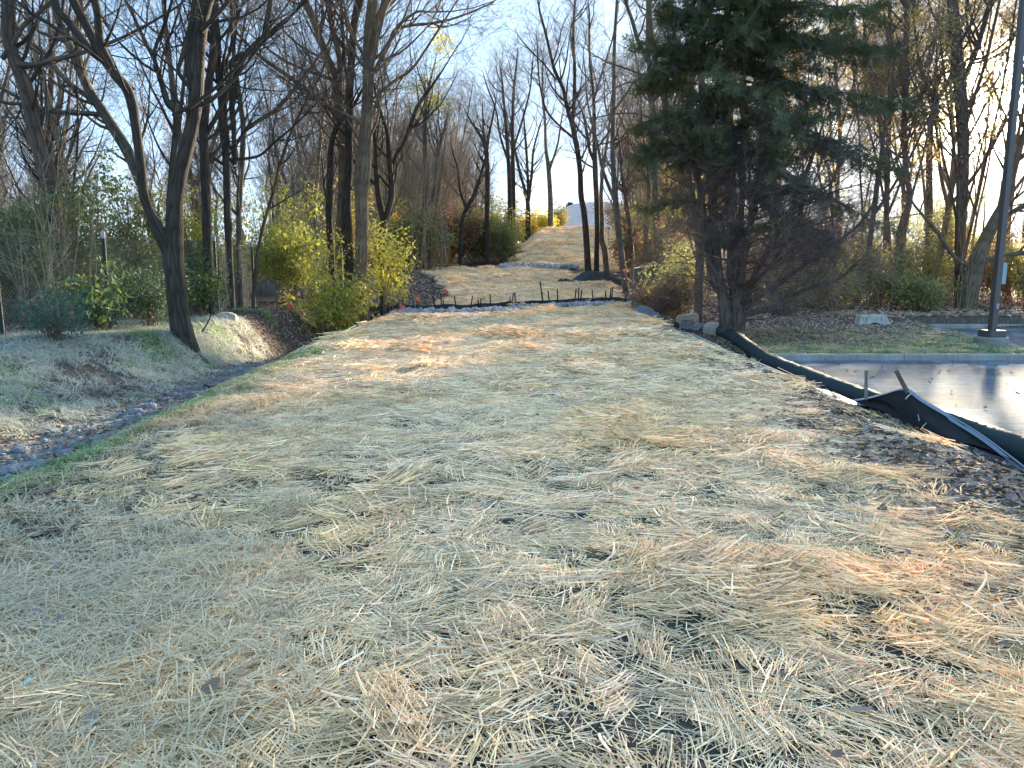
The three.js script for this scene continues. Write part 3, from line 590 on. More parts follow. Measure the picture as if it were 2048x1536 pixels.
traced('bare_tree', 'left one of two close parallel trunks at the foot of the hill', 46, [
  [[1022, 500, 10], [1020, 420, 9], [1018, 340, 8], [1014, 280, 7], [1010, 230, 5], [1005, 170, 4]],
  [[1019, 330, 5], [1000, 270, 4], [992, 220, 3], [975, 175, 3]],
], { dens: 2.2, ext: 1.5, blen: 2.2, clear: 4 }, B.dark, twigM.grey, 34);
traced('bare_tree', 'right one of two close parallel trunks at the foot of the hill', 47, [
  [[1028, 500, 9], [1027, 400, 8], [1026, 340, 8], [1025, 260, 6], [1027, 190, 5], [1033, 130, 4]],
  [[1026, 300, 4], [1045, 240, 4], [1060, 180, 3], [1065, 130, 3]],
], { dens: 2.2, ext: 1.5, blen: 2.2, clear: 4 }, B.dark, twigM.grey, 35);
traced('bare_tree', 'tree spreading into a wide fan of stems on the crest, left of the white building', 56, [
  [[1055, 470, 10], [1056, 430, 10], [1055, 402, 8], [1047, 370, 6], [1040, 345, 6], [1032, 310, 5], [1027, 280, 4]],
  [[1057, 402, 6], [1055, 340, 5], [1052, 290, 5], [1048, 240, 3]],
  [[1058, 402, 5], [1064, 340, 5], [1067, 300, 4], [1080, 250, 3]],
], { dens: 2, ext: 1.2, blen: 2, clear: 3 }, B.dark, twigM.grey, 36);
traced('bare_tree', 'single straight trunk on the crest, against the white sky left of the building', 56.5, [
  [[1101, 470, 11], [1101, 400, 10], [1096, 325, 8], [1092, 300, 6], [1090, 240, 5], [1086, 200, 5], [1085, 140, 4]],
  [[1099, 340, 5], [1115, 290, 4], [1123, 240, 3]],
], { dens: 1.6, ext: 1.5, blen: 2.4, clear: 4.5 }, B.grey, twigM.grey, 37);
traced('bare_tree', 'curving trunk on the left of the three trees wrapped in black fabric', 35, [
  [[1178, 570, 15], [1176, 535, 13], [1172, 470, 12], [1167, 418, 11], [1162, 393, 11], [1160, 345, 10], [1155, 305, 10], [1149, 275, 10], [1144, 248, 10], [1136, 228, 7], [1126, 180, 7], [1109, 143, 6], [1093, 78, 5], [1079, 26, 4]],
  [[1144, 250, 8], [1148, 205, 7], [1149, 130, 6], [1146, 65, 5], [1150, 0, 4]],
  [[1150, 278, 5], [1130, 262, 4], [1095, 225, 4], [1080, 175, 3], [1075, 120, 3]],
  [[1113, 160, 4], [1085, 125, 3], [1060, 100, 3]],
], { dens: 2.1, ext: 2, blen: 2.2, clear: 4 }, B.dark, twigM.dark, 38);
traced('bare_tree', 'straightest trunk, in the middle of the three trees wrapped in black fabric', 35.5, [
  [[1193, 572, 12], [1193, 520, 10], [1194, 457, 9], [1193, 400, 10], [1190, 340, 10], [1188, 235, 7], [1187, 195, 6], [1180, 130, 5], [1178, 52, 4]],
  [[1188, 200, 4], [1200, 160, 4], [1211, 125, 4], [1225, 80, 3], [1234, 40, 3]],
  [[1190, 325, 7], [1180, 300, 6], [1174, 262, 6], [1168, 230, 4], [1160, 205, 3]],
  [[1192, 300, 4], [1215, 268, 4], [1240, 230, 4], [1250, 200, 3]],
], { dens: 2.1, ext: 2, blen: 2.2, clear: 4 }, B.dark, twigM.dark, 39);
traced('bare_tree', 'wavy trunk on the right of the three trees wrapped in black fabric', 36, [
  [[1215, 560, 12], [1212, 530, 11], [1209, 500, 11], [1203, 478, 10], [1204, 440, 9], [1202, 400, 8], [1206, 340, 6], [1215, 280, 5], [1222, 220, 4]],
], { dens: 1.6, ext: 1.5, clear: 4 }, B.grey, twigM.dark, 40);
traced('bare_tree', 'tall slender tree with arching level branches, left of the dark evergreen', 30, [
  [[1323, 615, 15], [1318, 560, 14], [1314, 480, 13], [1311, 400, 12], [1309, 312, 10], [1308, 235, 10], [1301, 156, 9], [1297, 118, 8], [1295, 60, 7], [1295, 0, 6]],
  [[1298, 130, 7], [1286, 106, 8], [1274, 83, 8], [1262, 45, 7], [1250, 15, 6], [1243, -5, 6]],
  [[1306, 150, 6], [1310, 108, 6], [1304, 65, 5], [1298, 0, 5]],
  [[1300, 155, 4], [1270, 142, 4], [1240, 130, 4], [1215, 120, 3]],
  [[1304, 182, 3], [1270, 165, 3], [1235, 175, 3], [1210, 195, 2]],
  [[1306, 235, 3], [1270, 226, 3], [1240, 225, 3], [1195, 232, 2]],
  [[1312, 245, 5], [1330, 262, 6], [1345, 285, 6]],
], { dens: 1.6, ext: 2.5, blen: 1.8, clear: 4.5 }, B.grey, twigM.grey, 41);
traced('bare_tree', 'thick trunk with a low crotch, standing close behind the evergreen', 24.5, [
  [[1397, 640, 18], [1398, 570, 17], [1400, 500, 17], [1390, 440, 22], [1378, 400, 28], [1364, 320, 32], [1352, 272, 26], [1340, 235, 16], [1330, 200, 13], [1318, 150, 10]],
  [[1366, 320, 18], [1376, 268, 16], [1382, 200, 13], [1390, 120, 10]],
], { dens: 1.4, ext: 3, clear: 4 }, B.tan, twigM.brown, 42);
traced('bare_tree', 'crooked thin tree with a bent arm reaching left, beside the chain-link gate', 33, [
  [[1268, 560, 8], [1262, 480, 8], [1255, 420, 7], [1245, 360, 6], [1240, 300, 5]],
  [[1310, 350, 6], [1290, 330, 5], [1272, 312, 5], [1270, 285, 4], [1245, 275, 4], [1215, 283, 3]],
], { dens: 2.4, ext: 1.2, blen: 1.6, clear: 1.5 }, B.brown, twigM.brown, 43);

// ------------------------------------------------------------------ right-hand wood
traced('bare_tree', 'stout leaning trunk with spreading low limbs, behind the far kerb', 28.5, [
  [[1926, 645, 46], [1934, 600, 36], [1948, 545, 32], [1962, 500, 26], [1985, 450, 20], [2010, 400, 16], [2030, 330, 12], [2050, 260, 10]],
  [[1947, 535, 13], [1920, 520, 8], [1900, 495, 7], [1885, 465, 7], [1866, 440, 6]],
  [[1962, 525, 12], [2000, 512, 10], [2048, 505, 9]],
  [[1990, 440, 10], [2020, 425, 9], [2060, 400, 8]],
], { fine: true, dens: 1.6, ext: 3, blen: 2.2, clear: 1.8, droop: true }, B.tan, twigM.brown, 51);
traced('bare_tree', 'tall bent trunk with yellow vine leaves, halfway between the evergreen and the lamp post', 31, [
  [[1792, 625, 17], [1800, 500, 17], [1806, 450, 15], [1820, 400, 10], [1812, 330, 10], [1808, 250, 9], [1815, 150, 8], [1812, 0, 7]],
  [[1815, 240, 6], [1835, 200, 6], [1860, 165, 5], [1900, 140, 4]],
], { dens: 2.6, ext: 3, blen: 2.4, clear: 5.2, droop: true, leaf: [120, (q) => q.y > 3 && Math.abs(q.x) < 1.2, [0.5, 0.42, 0.06]] }, B.brown, twigM.brown, 52);
traced('bare_tree', 'vine-hung tree with hanging strands, just left of the low sun', 29.5, [
  [[1918, 620, 18], [1920, 480, 19], [1926, 350, 20], [1925, 250, 22], [1918, 150, 22], [1912, 80, 20], [1905, 0, 18]],
  [[1922, 170, 10], [1950, 110, 10], [1970, 50, 9], [1985, 0, 8]],
], { dens: 3, ext: 3, blen: 2.6, clear: 5, droop: true, leaf: [140, (q) => q.y > 4, [0.42, 0.38, 0.10]] }, B.brown, twigM.brown, 53);
traced('bare_tree', 'forked tree in a gap of bright sky left of the vine-hung tree', 33, [
  [[1862, 610, 12], [1860, 450, 12], [1858, 320, 11], [1862, 240, 10], [1868, 205, 9], [1850, 160, 6], [1835, 110, 5], [1828, 50, 4]],
  [[1868, 208, 7], [1890, 180, 6], [1905, 150, 5], [1915, 110, 4]],
], { dens: 2.8, ext: 3, blen: 2.4, clear: 5 }, B.brown, twigM.brown, 54);
traced('bare_tree', 'thin straight tree seen through the right side of the evergreen', 33, [
  [[1768, 620, 10], [1772, 450, 10], [1776, 300, 9], [1780, 150, 8], [1778, 0, 7]],
], { dens: 2.8, ext: 3, blen: 2.4, clear: 5 }, B.brown, twigM.red, 55);

// ------------------------------------------------------------------ the many trees of the wood
{
  const o = { dens: 1.3, blen: 2.2, clear: 1.6, cd: 1.2, tw: 0.8 };
  const zone = (group, labels, protos, spots, mats) => {
    const src = protos.map(([h, r, seed, extra], i) => wildTree('wood_tree', labels[i], spots[i][0], spots[i][1], h, r, seed, { ...o, ...extra }, mats[i % mats.length][0], mats[i % mats.length][1], group));
    spots.slice(protos.length).forEach(([x, D], k) => { const q = hash2(k, 7, protos.length); again(src[k % src.length], x, D, q * 6.28, 0.8 + 0.45 * hash2(k, 8)); });
  };
  const scatter = (n, seed, x0, x1, d0, d1, gap, ok) => { const rng = R3(seed), a = []; for (let k = 0; k < n * 40 && a.length < n; k++) { const x = x0 + (x1 - x0) * rng(), D = d0 + (d1 - d0) * rng(); if (ok && !ok(x, D)) continue; if (a.every((q) => Math.hypot(q[0] - x, q[1] - D) > gap)) a.push([x, D]); } return a; };
  const u = (x, D) => 1024 + FPX * x / D;
  zone('bare trees behind the left fence', ['middling grey bare tree in the wood behind the left chain-link fence', 'stout dark bare tree leaning left in the wood behind the left fence', 'slim brown sapling in the wood behind the left fence', 'tall grey bare tree leaning left in the wood behind the left fence', 'very thin dark sapling in the wood behind the left fence'], [[9, 0.11, 501, {}], [11, 0.14, 502, { lean: -0.25 }], [8, 0.07, 503, {}], [12, 0.16, 504, { lean: -0.15 }], [7, 0.06, 505, {}]], scatter(15, 601, -34, -9.2, 16, 42, 1.6, (x, D) => u(x, D) > -250), [[B.grey, twigM.grey], [B.dark, twigM.dark], [B.brown, twigM.brown]]);
  zone('slim trees left of the second field', ['grey bare tree with two forks in the thicket left of the second straw field', 'thin brown bare tree in the thicket left of the second straw field', 'tan bare tree with several forks in the thicket left of the second straw field', 'very thin grey sapling in the thicket left of the second straw field'], [[9, 0.09, 511, { forks: 2 }], [8, 0.06, 512, {}], [10, 0.1, 513, { forks: 3 }], [7, 0.05, 514, {}]], scatter(38, 602, -16, -1.4, 37, 66, 1.4, (x, D) => u(x, D) > 640 && x < -3.2 + (D - 38) * 0.05 - (u(x, D) > 900 ? 0 : 0)), [[B.pale, twigM.brown], [B.tan, twigM.brown], [B.pale, twigM.brown], [B.tan, twigM.brown]]);
  zone('bare trees on the right of the hill', ['grey twin-forked bare tree on the right side of the straw hill', 'slim brown bare tree on the right side of the straw hill', 'stout grey bare tree on the right side of the straw hill'], [[10, 0.1, 521, { forks: 2 }], [9, 0.07, 522, {}], [11, 0.12, 523, {}]], scatter(15, 603, 4.6, 22, 28, 62, 1.3, (x, D) => u(x, D) > 1235 && u(x, D) < 1430), [[B.grey, twigM.grey], [B.brown, twigM.brown]]);
  zone('bare trees behind the car park', ['brown bare tree with hanging twigs in the wood behind the car park', 'slim tan bare tree in the wood behind the car park', 'grey many-forked bare tree with hanging twigs in the wood behind the car park', 'very slender brown tree in the wood behind the car park'], [[11, 0.11, 531, { droop: true, dens: 2.2, clear: 5.2, tw: 1.2, leaf: [170, (q) => q.y > 4.5, [0.55, 0.40, 0.15]] }], [10, 0.08, 532, { dens: 2.2, clear: 5.2, tw: 1.2, leaf: [120, (q) => q.y > 4, [0.60, 0.46, 0.12]] }], [11, 0.12, 533, { droop: true, forks: 3, dens: 2, clear: 5.4, tw: 1.2 }], [10, 0.06, 534, { dens: 2.2, clear: 5, tw: 1.2 }]], scatter(22, 604, 9, 36, 28.5, 36, 1.5, (x, D) => u(x, D) > 1500 && u(x, D) < 2300 && (u(x, D) < 1945 || u(x, D) > 2040)), [[B.brown, twigM.brown], [B.tan, twigM.red], [B.grey, twigM.brown]]);
}
{ // leafy olive trees between the hill and the evergreen
  const leafy = (lab, x, D, h, seed, n, col) => wildTree('leafy_tree', lab, x, D, h, 0.12, seed, { ...STYLE, dens: 2.2, clear: 2.4, blen: 1.9, tw: 0.9, forks: 2, ext: 1, leaf: [n, (q) => q.y > 2.6, col] }, B.brown, twigM.brown);
  leafy('olive-leaved tree behind the chain-link gate, left of the crotched trunk', 6.1, 33.5, 6, 551, 420, [0.26, 0.27, 0.09]);
  leafy('rust-and-olive leaved tree just left of the evergreen, behind the gate', 7.4, 31, 5.5, 552, 360, [0.30, 0.24, 0.10]);
  leafy('brown-leaved tree on the right foot of the straw hill', 7.6, 38, 7, 553, 380, [0.30, 0.20, 0.10]);
}
{ // a second row: high crowns only
  const lab = ['tall pale tree with a high crown deep behind the car park', 'tall slim tree with a high golden crown deep behind the car park'], src = [[14, 0.12, 541], [13, 0.09, 542]].map(([h, r, seed], i) => wildTree('wood_tree', lab[i], [21, 25.5][i], [37, 39][i], h, r, seed, { dens: 2.6, clear: 8.2, blen: 2.6, cd: 1.3, tw: 1.3, droop: i > 0, forks: 3, leaf: [130, (q) => q.y > 7.5, [0.60, 0.45, 0.14]] }, B.tan, twigM.brown, 'high-crowned trees deep behind the car park'));
  [[15.5, 36.5], [18.5, 38], [23, 36], [27.5, 37.5], [30, 40], [17, 42], [21.5, 42.5], [25.5, 44], [13, 39], [33, 38]].forEach(([x, D], i) => again(src[i % 2], x, D, i * 2.1, 0.95 + 0.12 * hash2(i, 4)));
}
{ // farther trees that read as one mass
  const far = [0, 1, 2].map((k) => {
    const rng = R3(700 + k), mb = new MB(), tips = [], h = 10 + 2 * k, tr = [V(0, -0.4, 0)]; for (let i = 1; i < 6; i++) tr.push(V((rng() - 0.5) * 0.9, h * i / 5, (rng() - 0.5) * 0.9));
    mb.tube(tr, [0.16, 0.14, 0.11, 0.08, 0.05, 0.02], 6);
    for (let i = 0; i < 22; i++) { const y = h * (0.2 + 0.75 * rng()), j = Math.min(4, Math.floor(y / h * 5)), p = tr[j].clone().lerp(tr[j + 1], 0.5); p.y = y; grow(mb, tips, p, side(V(0, 1, 0), rng, 0.75), 2.6, 0.03, 1, rng, { ...STYLE, cd: 1.4, step: 0.6 }); }
    const tw = mergeGeometries(tips.slice(0, 170).map(([p, d, s], i) => { const g = new MB(); const q = p.clone(), e = d.clone(); for (let z = 0; z < 4; z++) { const dd = side(e, rng, 0.5 * rng()); g.tube([q, q.clone().addScaledVector(dd, 0.5 * s).add(V(0, 0.05, 0)), q.clone().addScaledVector(dd, 1.0 * s).add(V(0, 0.2, 0))], [0.012, 0.008, 0.004], 3); } return g.geo(); }));
    return mergeGeometries([mb.geo(), tw]);
  });
  const rng = R3(71), lists = far.map(() => []);
  for (let k = 0; k < 900 && lists[0].length < 60; k++) {
    const D = 62 + 90 * rng() ** 1.3, x = (rng() * 2 - 1) * D * 0.95, u = 1024 + FPX * x / D; if (u > 985 && u < 1235 || u > 1430 || u < 700 && rng() < 0.5) continue;
    const low = 1 - 0.42 * Math.exp(-(((u - 960) / 130) ** 2));
    lists[k % 3].push({ m: new THREE.Matrix4().compose(V(x, G(x, -D), -D), new THREE.Quaternion().setFromAxisAngle(UPV, rng() * 6.28), V(1, 1, 1).multiplyScalar((0.8 + 0.4 * rng()) * low)) });
  }
  const g = thing('distant_wood', 'distant bare wood filling the background beyond the near trees', 'wood'); g.userData.kind = 'stuff';
  lists.forEach((l, i) => copies('distant_tree', far[i], twigM.grey, l, g));
}
{ // thin upright undergrowth between the trees
  const thin = [0, 1, 2, 3].map((k) => { const rng = R3(720 + k), mb = new MB(), tips = []; for (let i = 0; i < 9; i++) { const a = rng() * 6.28, r = rng() * 0.8; grow(mb, tips, V(Math.cos(a) * r, -0.1, Math.sin(a) * r), V((rng() - 0.5) * 0.5, 1, (rng() - 0.5) * 0.5).normalize(), 1.6 + 2.4 * rng(), 0.013, 2, rng, { ...STYLE, tw: 0.1, wob: 0.2 }); } for (const [p, d, s] of tips) for (let z = 0; z < 3; z++) { const dd = side(d, rng, 0.7 * rng()); mb.tube([p, p.clone().addScaledVector(dd, 0.35), p.clone().addScaledVector(dd, 0.75)], [0.006, 0.005, 0.003], 3); } return mb.geo(); });
  const rng = R3(73), lists = thin.map(() => []);
  const fill = (n, x0, x1, d0, d1, s, ok) => { for (let k = 0; k < n; k++) { const x = x0 + (x1 - x0) * rng(), D = d0 + (d1 - d0) * rng(); if (!ok(x, D)) continue; const t = rng(), j = 0.6 + 0.8 * rng(); lists[k % 4].push({ m: new THREE.Matrix4().compose(V(x, G(x, -D), -D), new THREE.Quaternion().setFromAxisAngle(UPV, rng() * 6.28), V(s, s * (0.6 + 0.8 * rng()), s)), c: [j * (0.28 + 0.12 * t), j * (0.21 + 0.07 * t), j * 0.15] }); } };
  fill(160, -32, -8.8, 14, 40, 0.9, () => true);
  fill(480, -24, -3.2, 34, 70, 1.15, (x, D) => x < -3.4 + Math.max(0, D - 44) * 0.05 && 1024 + FPX * x / D > 560);
  fill(130, 5.5, 30, 30, 66, 1.1, (x, D) => (D < 38 ? x > 6.5 + (D - 30) * 0.1 : 1024 + FPX * x / D > 1225));
  fill(190, 9, 40, 27.5, 44, 0.75, (x, D) => 1024 + FPX * x / D > 1430);
  const g = thing('undergrowth', 'tangle of thin upright stems filling the wood floor between the trees', 'undergrowth'); g.userData.kind = 'stuff';
  lists.forEach((l, i) => copies('thin_stem', thin[i], M(1, 1, 1), l, g));
}

// ------------------------------------------------------------------ shrubs
function shrub(name, label, u, v, D, wpx, hpx, o = {}) {
  const s = D / FPX, b = atD(u, v, D), x = b.x, t = thing(name, label, 'shrub', V(x, G(x, -D), -D)), rng = R3(o.seed ?? Math.round(u * 3 + v)), w = wpx * s / 2, h = hpx * s, mb = new MB(), cl = o.clump ?? CLUMP, ls = cl.map(() => []);
  const n = o.stems ?? 16, cols = o.cols ?? [[0.42, 0.40, 0.07], [0.24, 0.28, 0.06], [0.16, 0.22, 0.05]];
  const put = (q, k) => { const c = cols[Math.floor(rng() * rng() * cols.length * 0.999)], j = 0.75 + 0.5 * rng(); ls[k % ls.length].push({ m: xf(q, V(0, 1, 0), rng() * 6.28, (o.size ?? 1) * (0.45 + 1.0 * rng() * rng() + 0.2)), c: c.map((z) => z * j) }); };
  let k = 0;
  for (let i = 0; i < n; i++) {
    const a = rng() * 6.28, r = Math.sqrt(rng()), lob = 0.55 + 0.75 * noise(Math.cos(a) * 1.7 + 4, Math.sin(a) * 1.7 + 4, Math.round(u + v)), hh = h * (0.35 + 0.7 * rng()) * (1 - 0.3 * r) * lob, top = V(Math.cos(a) * r * w * (1.5 - 0.45 * lob), hh, Math.sin(a) * r * w * 0.8), full = rng() < 0.25 ? 0.25 : 0.6 + 0.9 * rng(), pts = [];
    const bs = V((rng() - 0.5) * w * 0.6, -0.1, (rng() - 0.5) * w * 0.4), m = 7;
    for (let q = 0; q <= m; q++) { const f = q / m; pts.push(V(mix(bs.x, top.x, f * f * 0.6 + f * 0.4) + (rng() - 0.5) * 0.06, mix(-0.1, top.y, Math.sin(f * 1.57)), mix(bs.z, top.z, f * f * 0.6 + f * 0.4) + (rng() - 0.5) * 0.06)); }
    mb.tube(pts, pts.map((_, q) => 0.011 * (1 - q / (m + 1)) * (0.7 + 0.6 * rng()) + 0.002), 4);
    for (let q = 2; q < m; q++) for (let z = 0; z < 2; z++) { const d = side(V(0, 1, 0), rng, 0.9), e = pts[q].clone().addScaledVector(d, 0.25 + 0.3 * rng()); mb.tube([pts[q], pts[q].clone().lerp(e, 0.5).add(V(0, 0.04, 0)), e], [0.005, 0.004, 0.002], 3); const m2 = 0.72 * (o.leaves ?? 3) * full * (0.2 + 0.9 * rng()); for (let y = 0; y < m2; y++) put(e.clone().add(V((rng() - 0.5) * 0.5, (rng() - 0.5) * 0.4, (rng() - 0.5) * 0.5).multiplyScalar(o.spread ?? 1)), k++); }
  }
  mesh('stem', mb.geo(), o.stemM ?? twigM.brown, t);
  ls.forEach((l, i) => l.length && copies('leaf', cl[i], leafM, l, t));
  return t;
}
const LIME = [[0.56, 0.52, 0.07], [0.42, 0.44, 0.07], [0.26, 0.34, 0.06]], OLIVE = [[0.20, 0.23, 0.06], [0.13, 0.18, 0.05], [0.33, 0.31, 0.08]], DEEP = [[0.07, 0.13, 0.04], [0.05, 0.10, 0.05], [0.10, 0.16, 0.05]], GOLD = [[0.62, 0.48, 0.07], [0.50, 0.42, 0.08], [0.36, 0.33, 0.09]], RUST = [[0.34, 0.19, 0.09], [0.20, 0.12, 0.07], [0.34, 0.18, 0.07]], SAGE = [[0.42, 0.42, 0.15], [0.55, 0.50, 0.16], [0.32, 0.34, 0.12]];
shrub('yellow_shrub', 'bright yellow-green bush at the foot of the tree clump by the ditch', 668, 625, 22.3, 190, 190, { cols: LIME, stems: 22, leaves: 3 });
shrub('yellow_shrub', 'large olive-yellow bush between the fence end and the tree clump', 585, 610, 25, 220, 240, { cols: [LIME[1], OLIVE[0], LIME[0], OLIVE[2]], stems: 34, leaves: 3 });
shrub('yellow_shrub', 'tall golden bush behind the fence, under the sweeping-limb trunk', 500, 600, 28, 200, 240, { cols: GOLD, stems: 26, leaves: 2.6 });
shrub('yellow_shrub', 'golden leaves behind the trunks of the clump', 700, 590, 29, 170, 250, { cols: GOLD, stems: 22, leaves: 2.4 });
shrub('yellow_shrub', 'sparse lime-leaved bush just right of the tall tan trunk', 775, 615, 24, 110, 210, { cols: LIME, stems: 12, leaves: 2 });
shrub('green_shrub', 'dark green bush against the left side of the forked tree base', 303, 660, 15.6, 90, 130, { cols: DEEP, stems: 16, leaves: 4, size: 0.8, clump: SMALLCLUMP });
shrub('green_shrub', 'fresh green bush just right of the forked tree base, at the fence', 405, 640, 18.5, 120, 130, { cols: [[0.13, 0.20, 0.05], LIME[1], LIME[2]], stems: 14, leaves: 3, size: 0.8 });
shrub('green_shrub', 'low blue-green weed in front of the fence, right of the first post', 112, 668, 12.4, 70, 100, { cols: [[0.07, 0.17, 0.11], [0.10, 0.19, 0.10]], stems: 14, leaves: 2.6, size: 0.6, clump: SMALLCLUMP, spread: 0.5 });
shrub('green_shrub', 'low blue-green weed at the foot of the second fence post', 203, 660, 14.5, 60, 60, { cols: [[0.06, 0.15, 0.10], [0.08, 0.16, 0.08]], stems: 12, leaves: 2.6, size: 0.6, clump: SMALLCLUMP, spread: 0.5 });
shrub('honeysuckle', 'olive evergreen thicket filling the left edge above the fence', 30, 600, 16.5, 260, 330, { cols: OLIVE, stems: 36, leaves: 3, seed: 5 });
shrub('honeysuckle', 'olive thicket behind the fence between the first two posts', 160, 600, 18, 240, 290, { cols: OLIVE, stems: 34, leaves: 3, seed: 6 });
shrub('honeysuckle', 'mixed green and gold thicket behind the fence, left of the forked tree', 262, 600, 20, 200, 300, { cols: [...OLIVE, LIME[1], GOLD[1]], stems: 34, leaves: 2.8, seed: 7 });
shrub('honeysuckle', 'rusty brown thicket behind the fence near the left edge', 70, 590, 22, 240, 230, { cols: [...RUST, OLIVE[0]], stems: 28, leaves: 2.4, seed: 8 });
shrub('honeysuckle', 'yellow-green thicket behind the fence, right of the forked tree', 390, 600, 22.5, 190, 260, { cols: [LIME[1], OLIVE[0], GOLD[1]], stems: 30, leaves: 2.8, seed: 9 });
shrub('honeysuckle', 'bright green spray of leaves over the fence top between the first two posts', 165, 500, 14.4, 130, 110, { cols: [[0.17, 0.24, 0.05], [0.13, 0.19, 0.05]], stems: 5, leaves: 2, seed: 10, spread: 0.8 });
[[840, 560, 38, 170, 130, [OLIVE[0], GOLD[1], RUST[0]], 'olive and gold brush at the left edge of the second field'], [905, 545, 43, 170, 130, [RUST[0], RUST[2], GOLD[2]], 'rusty brush in the middle of the far thicket'], [960, 535, 44, 120, 120, [OLIVE[0], GOLD[1], OLIVE[2]], 'olive brush over the dark hollow beside the hill'], [1010, 500, 46, 90, 110, [GOLD[1], OLIVE[2], RUST[0]], 'golden brush at the foot of the two parallel trunks'], [1050, 475, 57, 90, 60, [GOLD[0], GOLD[1], RUST[0]], 'gold and brown brush on the crest left of the building'], [800, 545, 40, 130, 170, [GOLD[0], LIME[1], OLIVE[0]], 'yellow brush behind the twin-stemmed tree'], [870, 520, 52, 220, 170, [RUST[1], OLIVE[2], RUST[0]], 'tall brown brush far behind the second field'], [985, 500, 54, 150, 130, [OLIVE[2], RUST[0], GOLD[2]], 'brown-gold brush behind the dark hollow']].forEach(([u, v, D, w, h, cols, label], i) => shrub('brush', label, u, v, D, w, h, { cols, stems: 26, leaves: 3, size: 1.5, seed: 60 + i }));
shrub('green_shrub', 'yellow-green bush hanging over the chain-link gate', 1352, 628, 26, 130, 150, { cols: SAGE, stems: 22, leaves: 3.4, seed: 21 });
shrub('brown_shrub', 'dry brown-leaved bush behind the gate and the concrete block', 1338, 640, 25.5, 190, 80, { cols: [...RUST, SAGE[2]], stems: 20, leaves: 1.7, seed: 22 });
shrub('brown_shrub', 'twiggy brush with orange leaves right of the hill', 1300, 560, 38, 150, 150, { cols: [RUST[2], RUST[0], GOLD[1]], stems: 22, leaves: 1.6, size: 1.2, seed: 23 });
shrub('green_shrub', 'leafy green-gold branch mass left of the crotched trunk, high up', 1275, 470, 40, 150, 170, { cols: [OLIVE[0], SAGE[0], GOLD[1]], stems: 22, leaves: 2, size: 1.2, seed: 24 });
[[1300, 600, 29, 110, 190, [RUST[0], SAGE[2], OLIVE[0]], 'tall tangled brush just behind the chain-link gate'], [1345, 590, 31.5, 150, 230, [SAGE[2], RUST[0], OLIVE[0]], 'high tangle of brown and green brush between the gate and the evergreen'], [1262, 545, 39, 90, 150, [RUST[0], OLIVE[2]], 'brown brush right of the three trees wrapped in black cloth'], [1285, 500, 47, 130, 110, [RUST[1], OLIVE[0], GOLD[1]], 'dark brush on the right shoulder of the straw hill'], [1245, 470, 56, 110, 60, [RUST[0], OLIVE[2]], 'low brush on the crest right of the arched building'], [1006, 520, 43, 60, 90, [OLIVE[0], RUST[0]], 'small dark brush at the lower left corner of the straw hill'], [1570, 625, 27.5, 150, 110, SAGE, 'sage-green bush at the wood edge, right behind the evergreen'], [1660, 620, 28.5, 170, 110, [GOLD[1], SAGE[1], SAGE[0]], 'pale yellow-leaved bush behind the dark pile'], [1750, 618, 29.5, 150, 130, [SAGE[0], RUST[0], SAGE[2]], 'mixed green and brown bush behind the concrete wheel stop'], [1828, 625, 28, 120, 75, [[0.32, 0.33, 0.10], SAGE[1], SAGE[0]], 'bright low green bush left of the stout leaning trunk'], [1830, 610, 31, 190, 170, SAGE, 'broad sage-green bush between the bent trunk and the stout trunk'], [1990, 620, 30.5, 170, 150, [RUST[0], SAGE[0], RUST[1]], 'brown-green bush behind the lamp post'], [2060, 625, 29, 150, 140, [SAGE[0], OLIVE[0]], 'green bush at the right edge behind the far kerb'], [1610, 600, 33, 220, 210, [RUST[0], SAGE[2], RUST[1]], 'tall brownish bush deep behind the evergreen'], [1720, 590, 35, 220, 240, [SAGE[2], RUST[0], GOLD[2]], 'tall tangled bush deep in the right-hand wood'], [1890, 590, 35, 220, 240, [SAGE[2], GOLD[2], RUST[1]], 'tall tangled bush behind the stout leaning trunk'], [1660, 600, 32, 260, 150, [RUST[0], RUST[1], SAGE[2]], 'brown leafless-looking brush between the evergreen and the bent trunk'], [1960, 600, 33.5, 260, 200, [GOLD[1], SAGE[0], RUST[0]], 'golden brush behind the lamp post and stout trunk'], [1540, 600, 30, 200, 170, [RUST[0], SAGE[2]], 'brown brush close behind the evergreen trunk']].forEach(([u, v, D, w, h, cols, label], i) => shrub('wood_shrub', label, u, v, D, w, h, { cols, stems: 24, leaves: 2.6, size: 1.1, seed: 80 + i }));

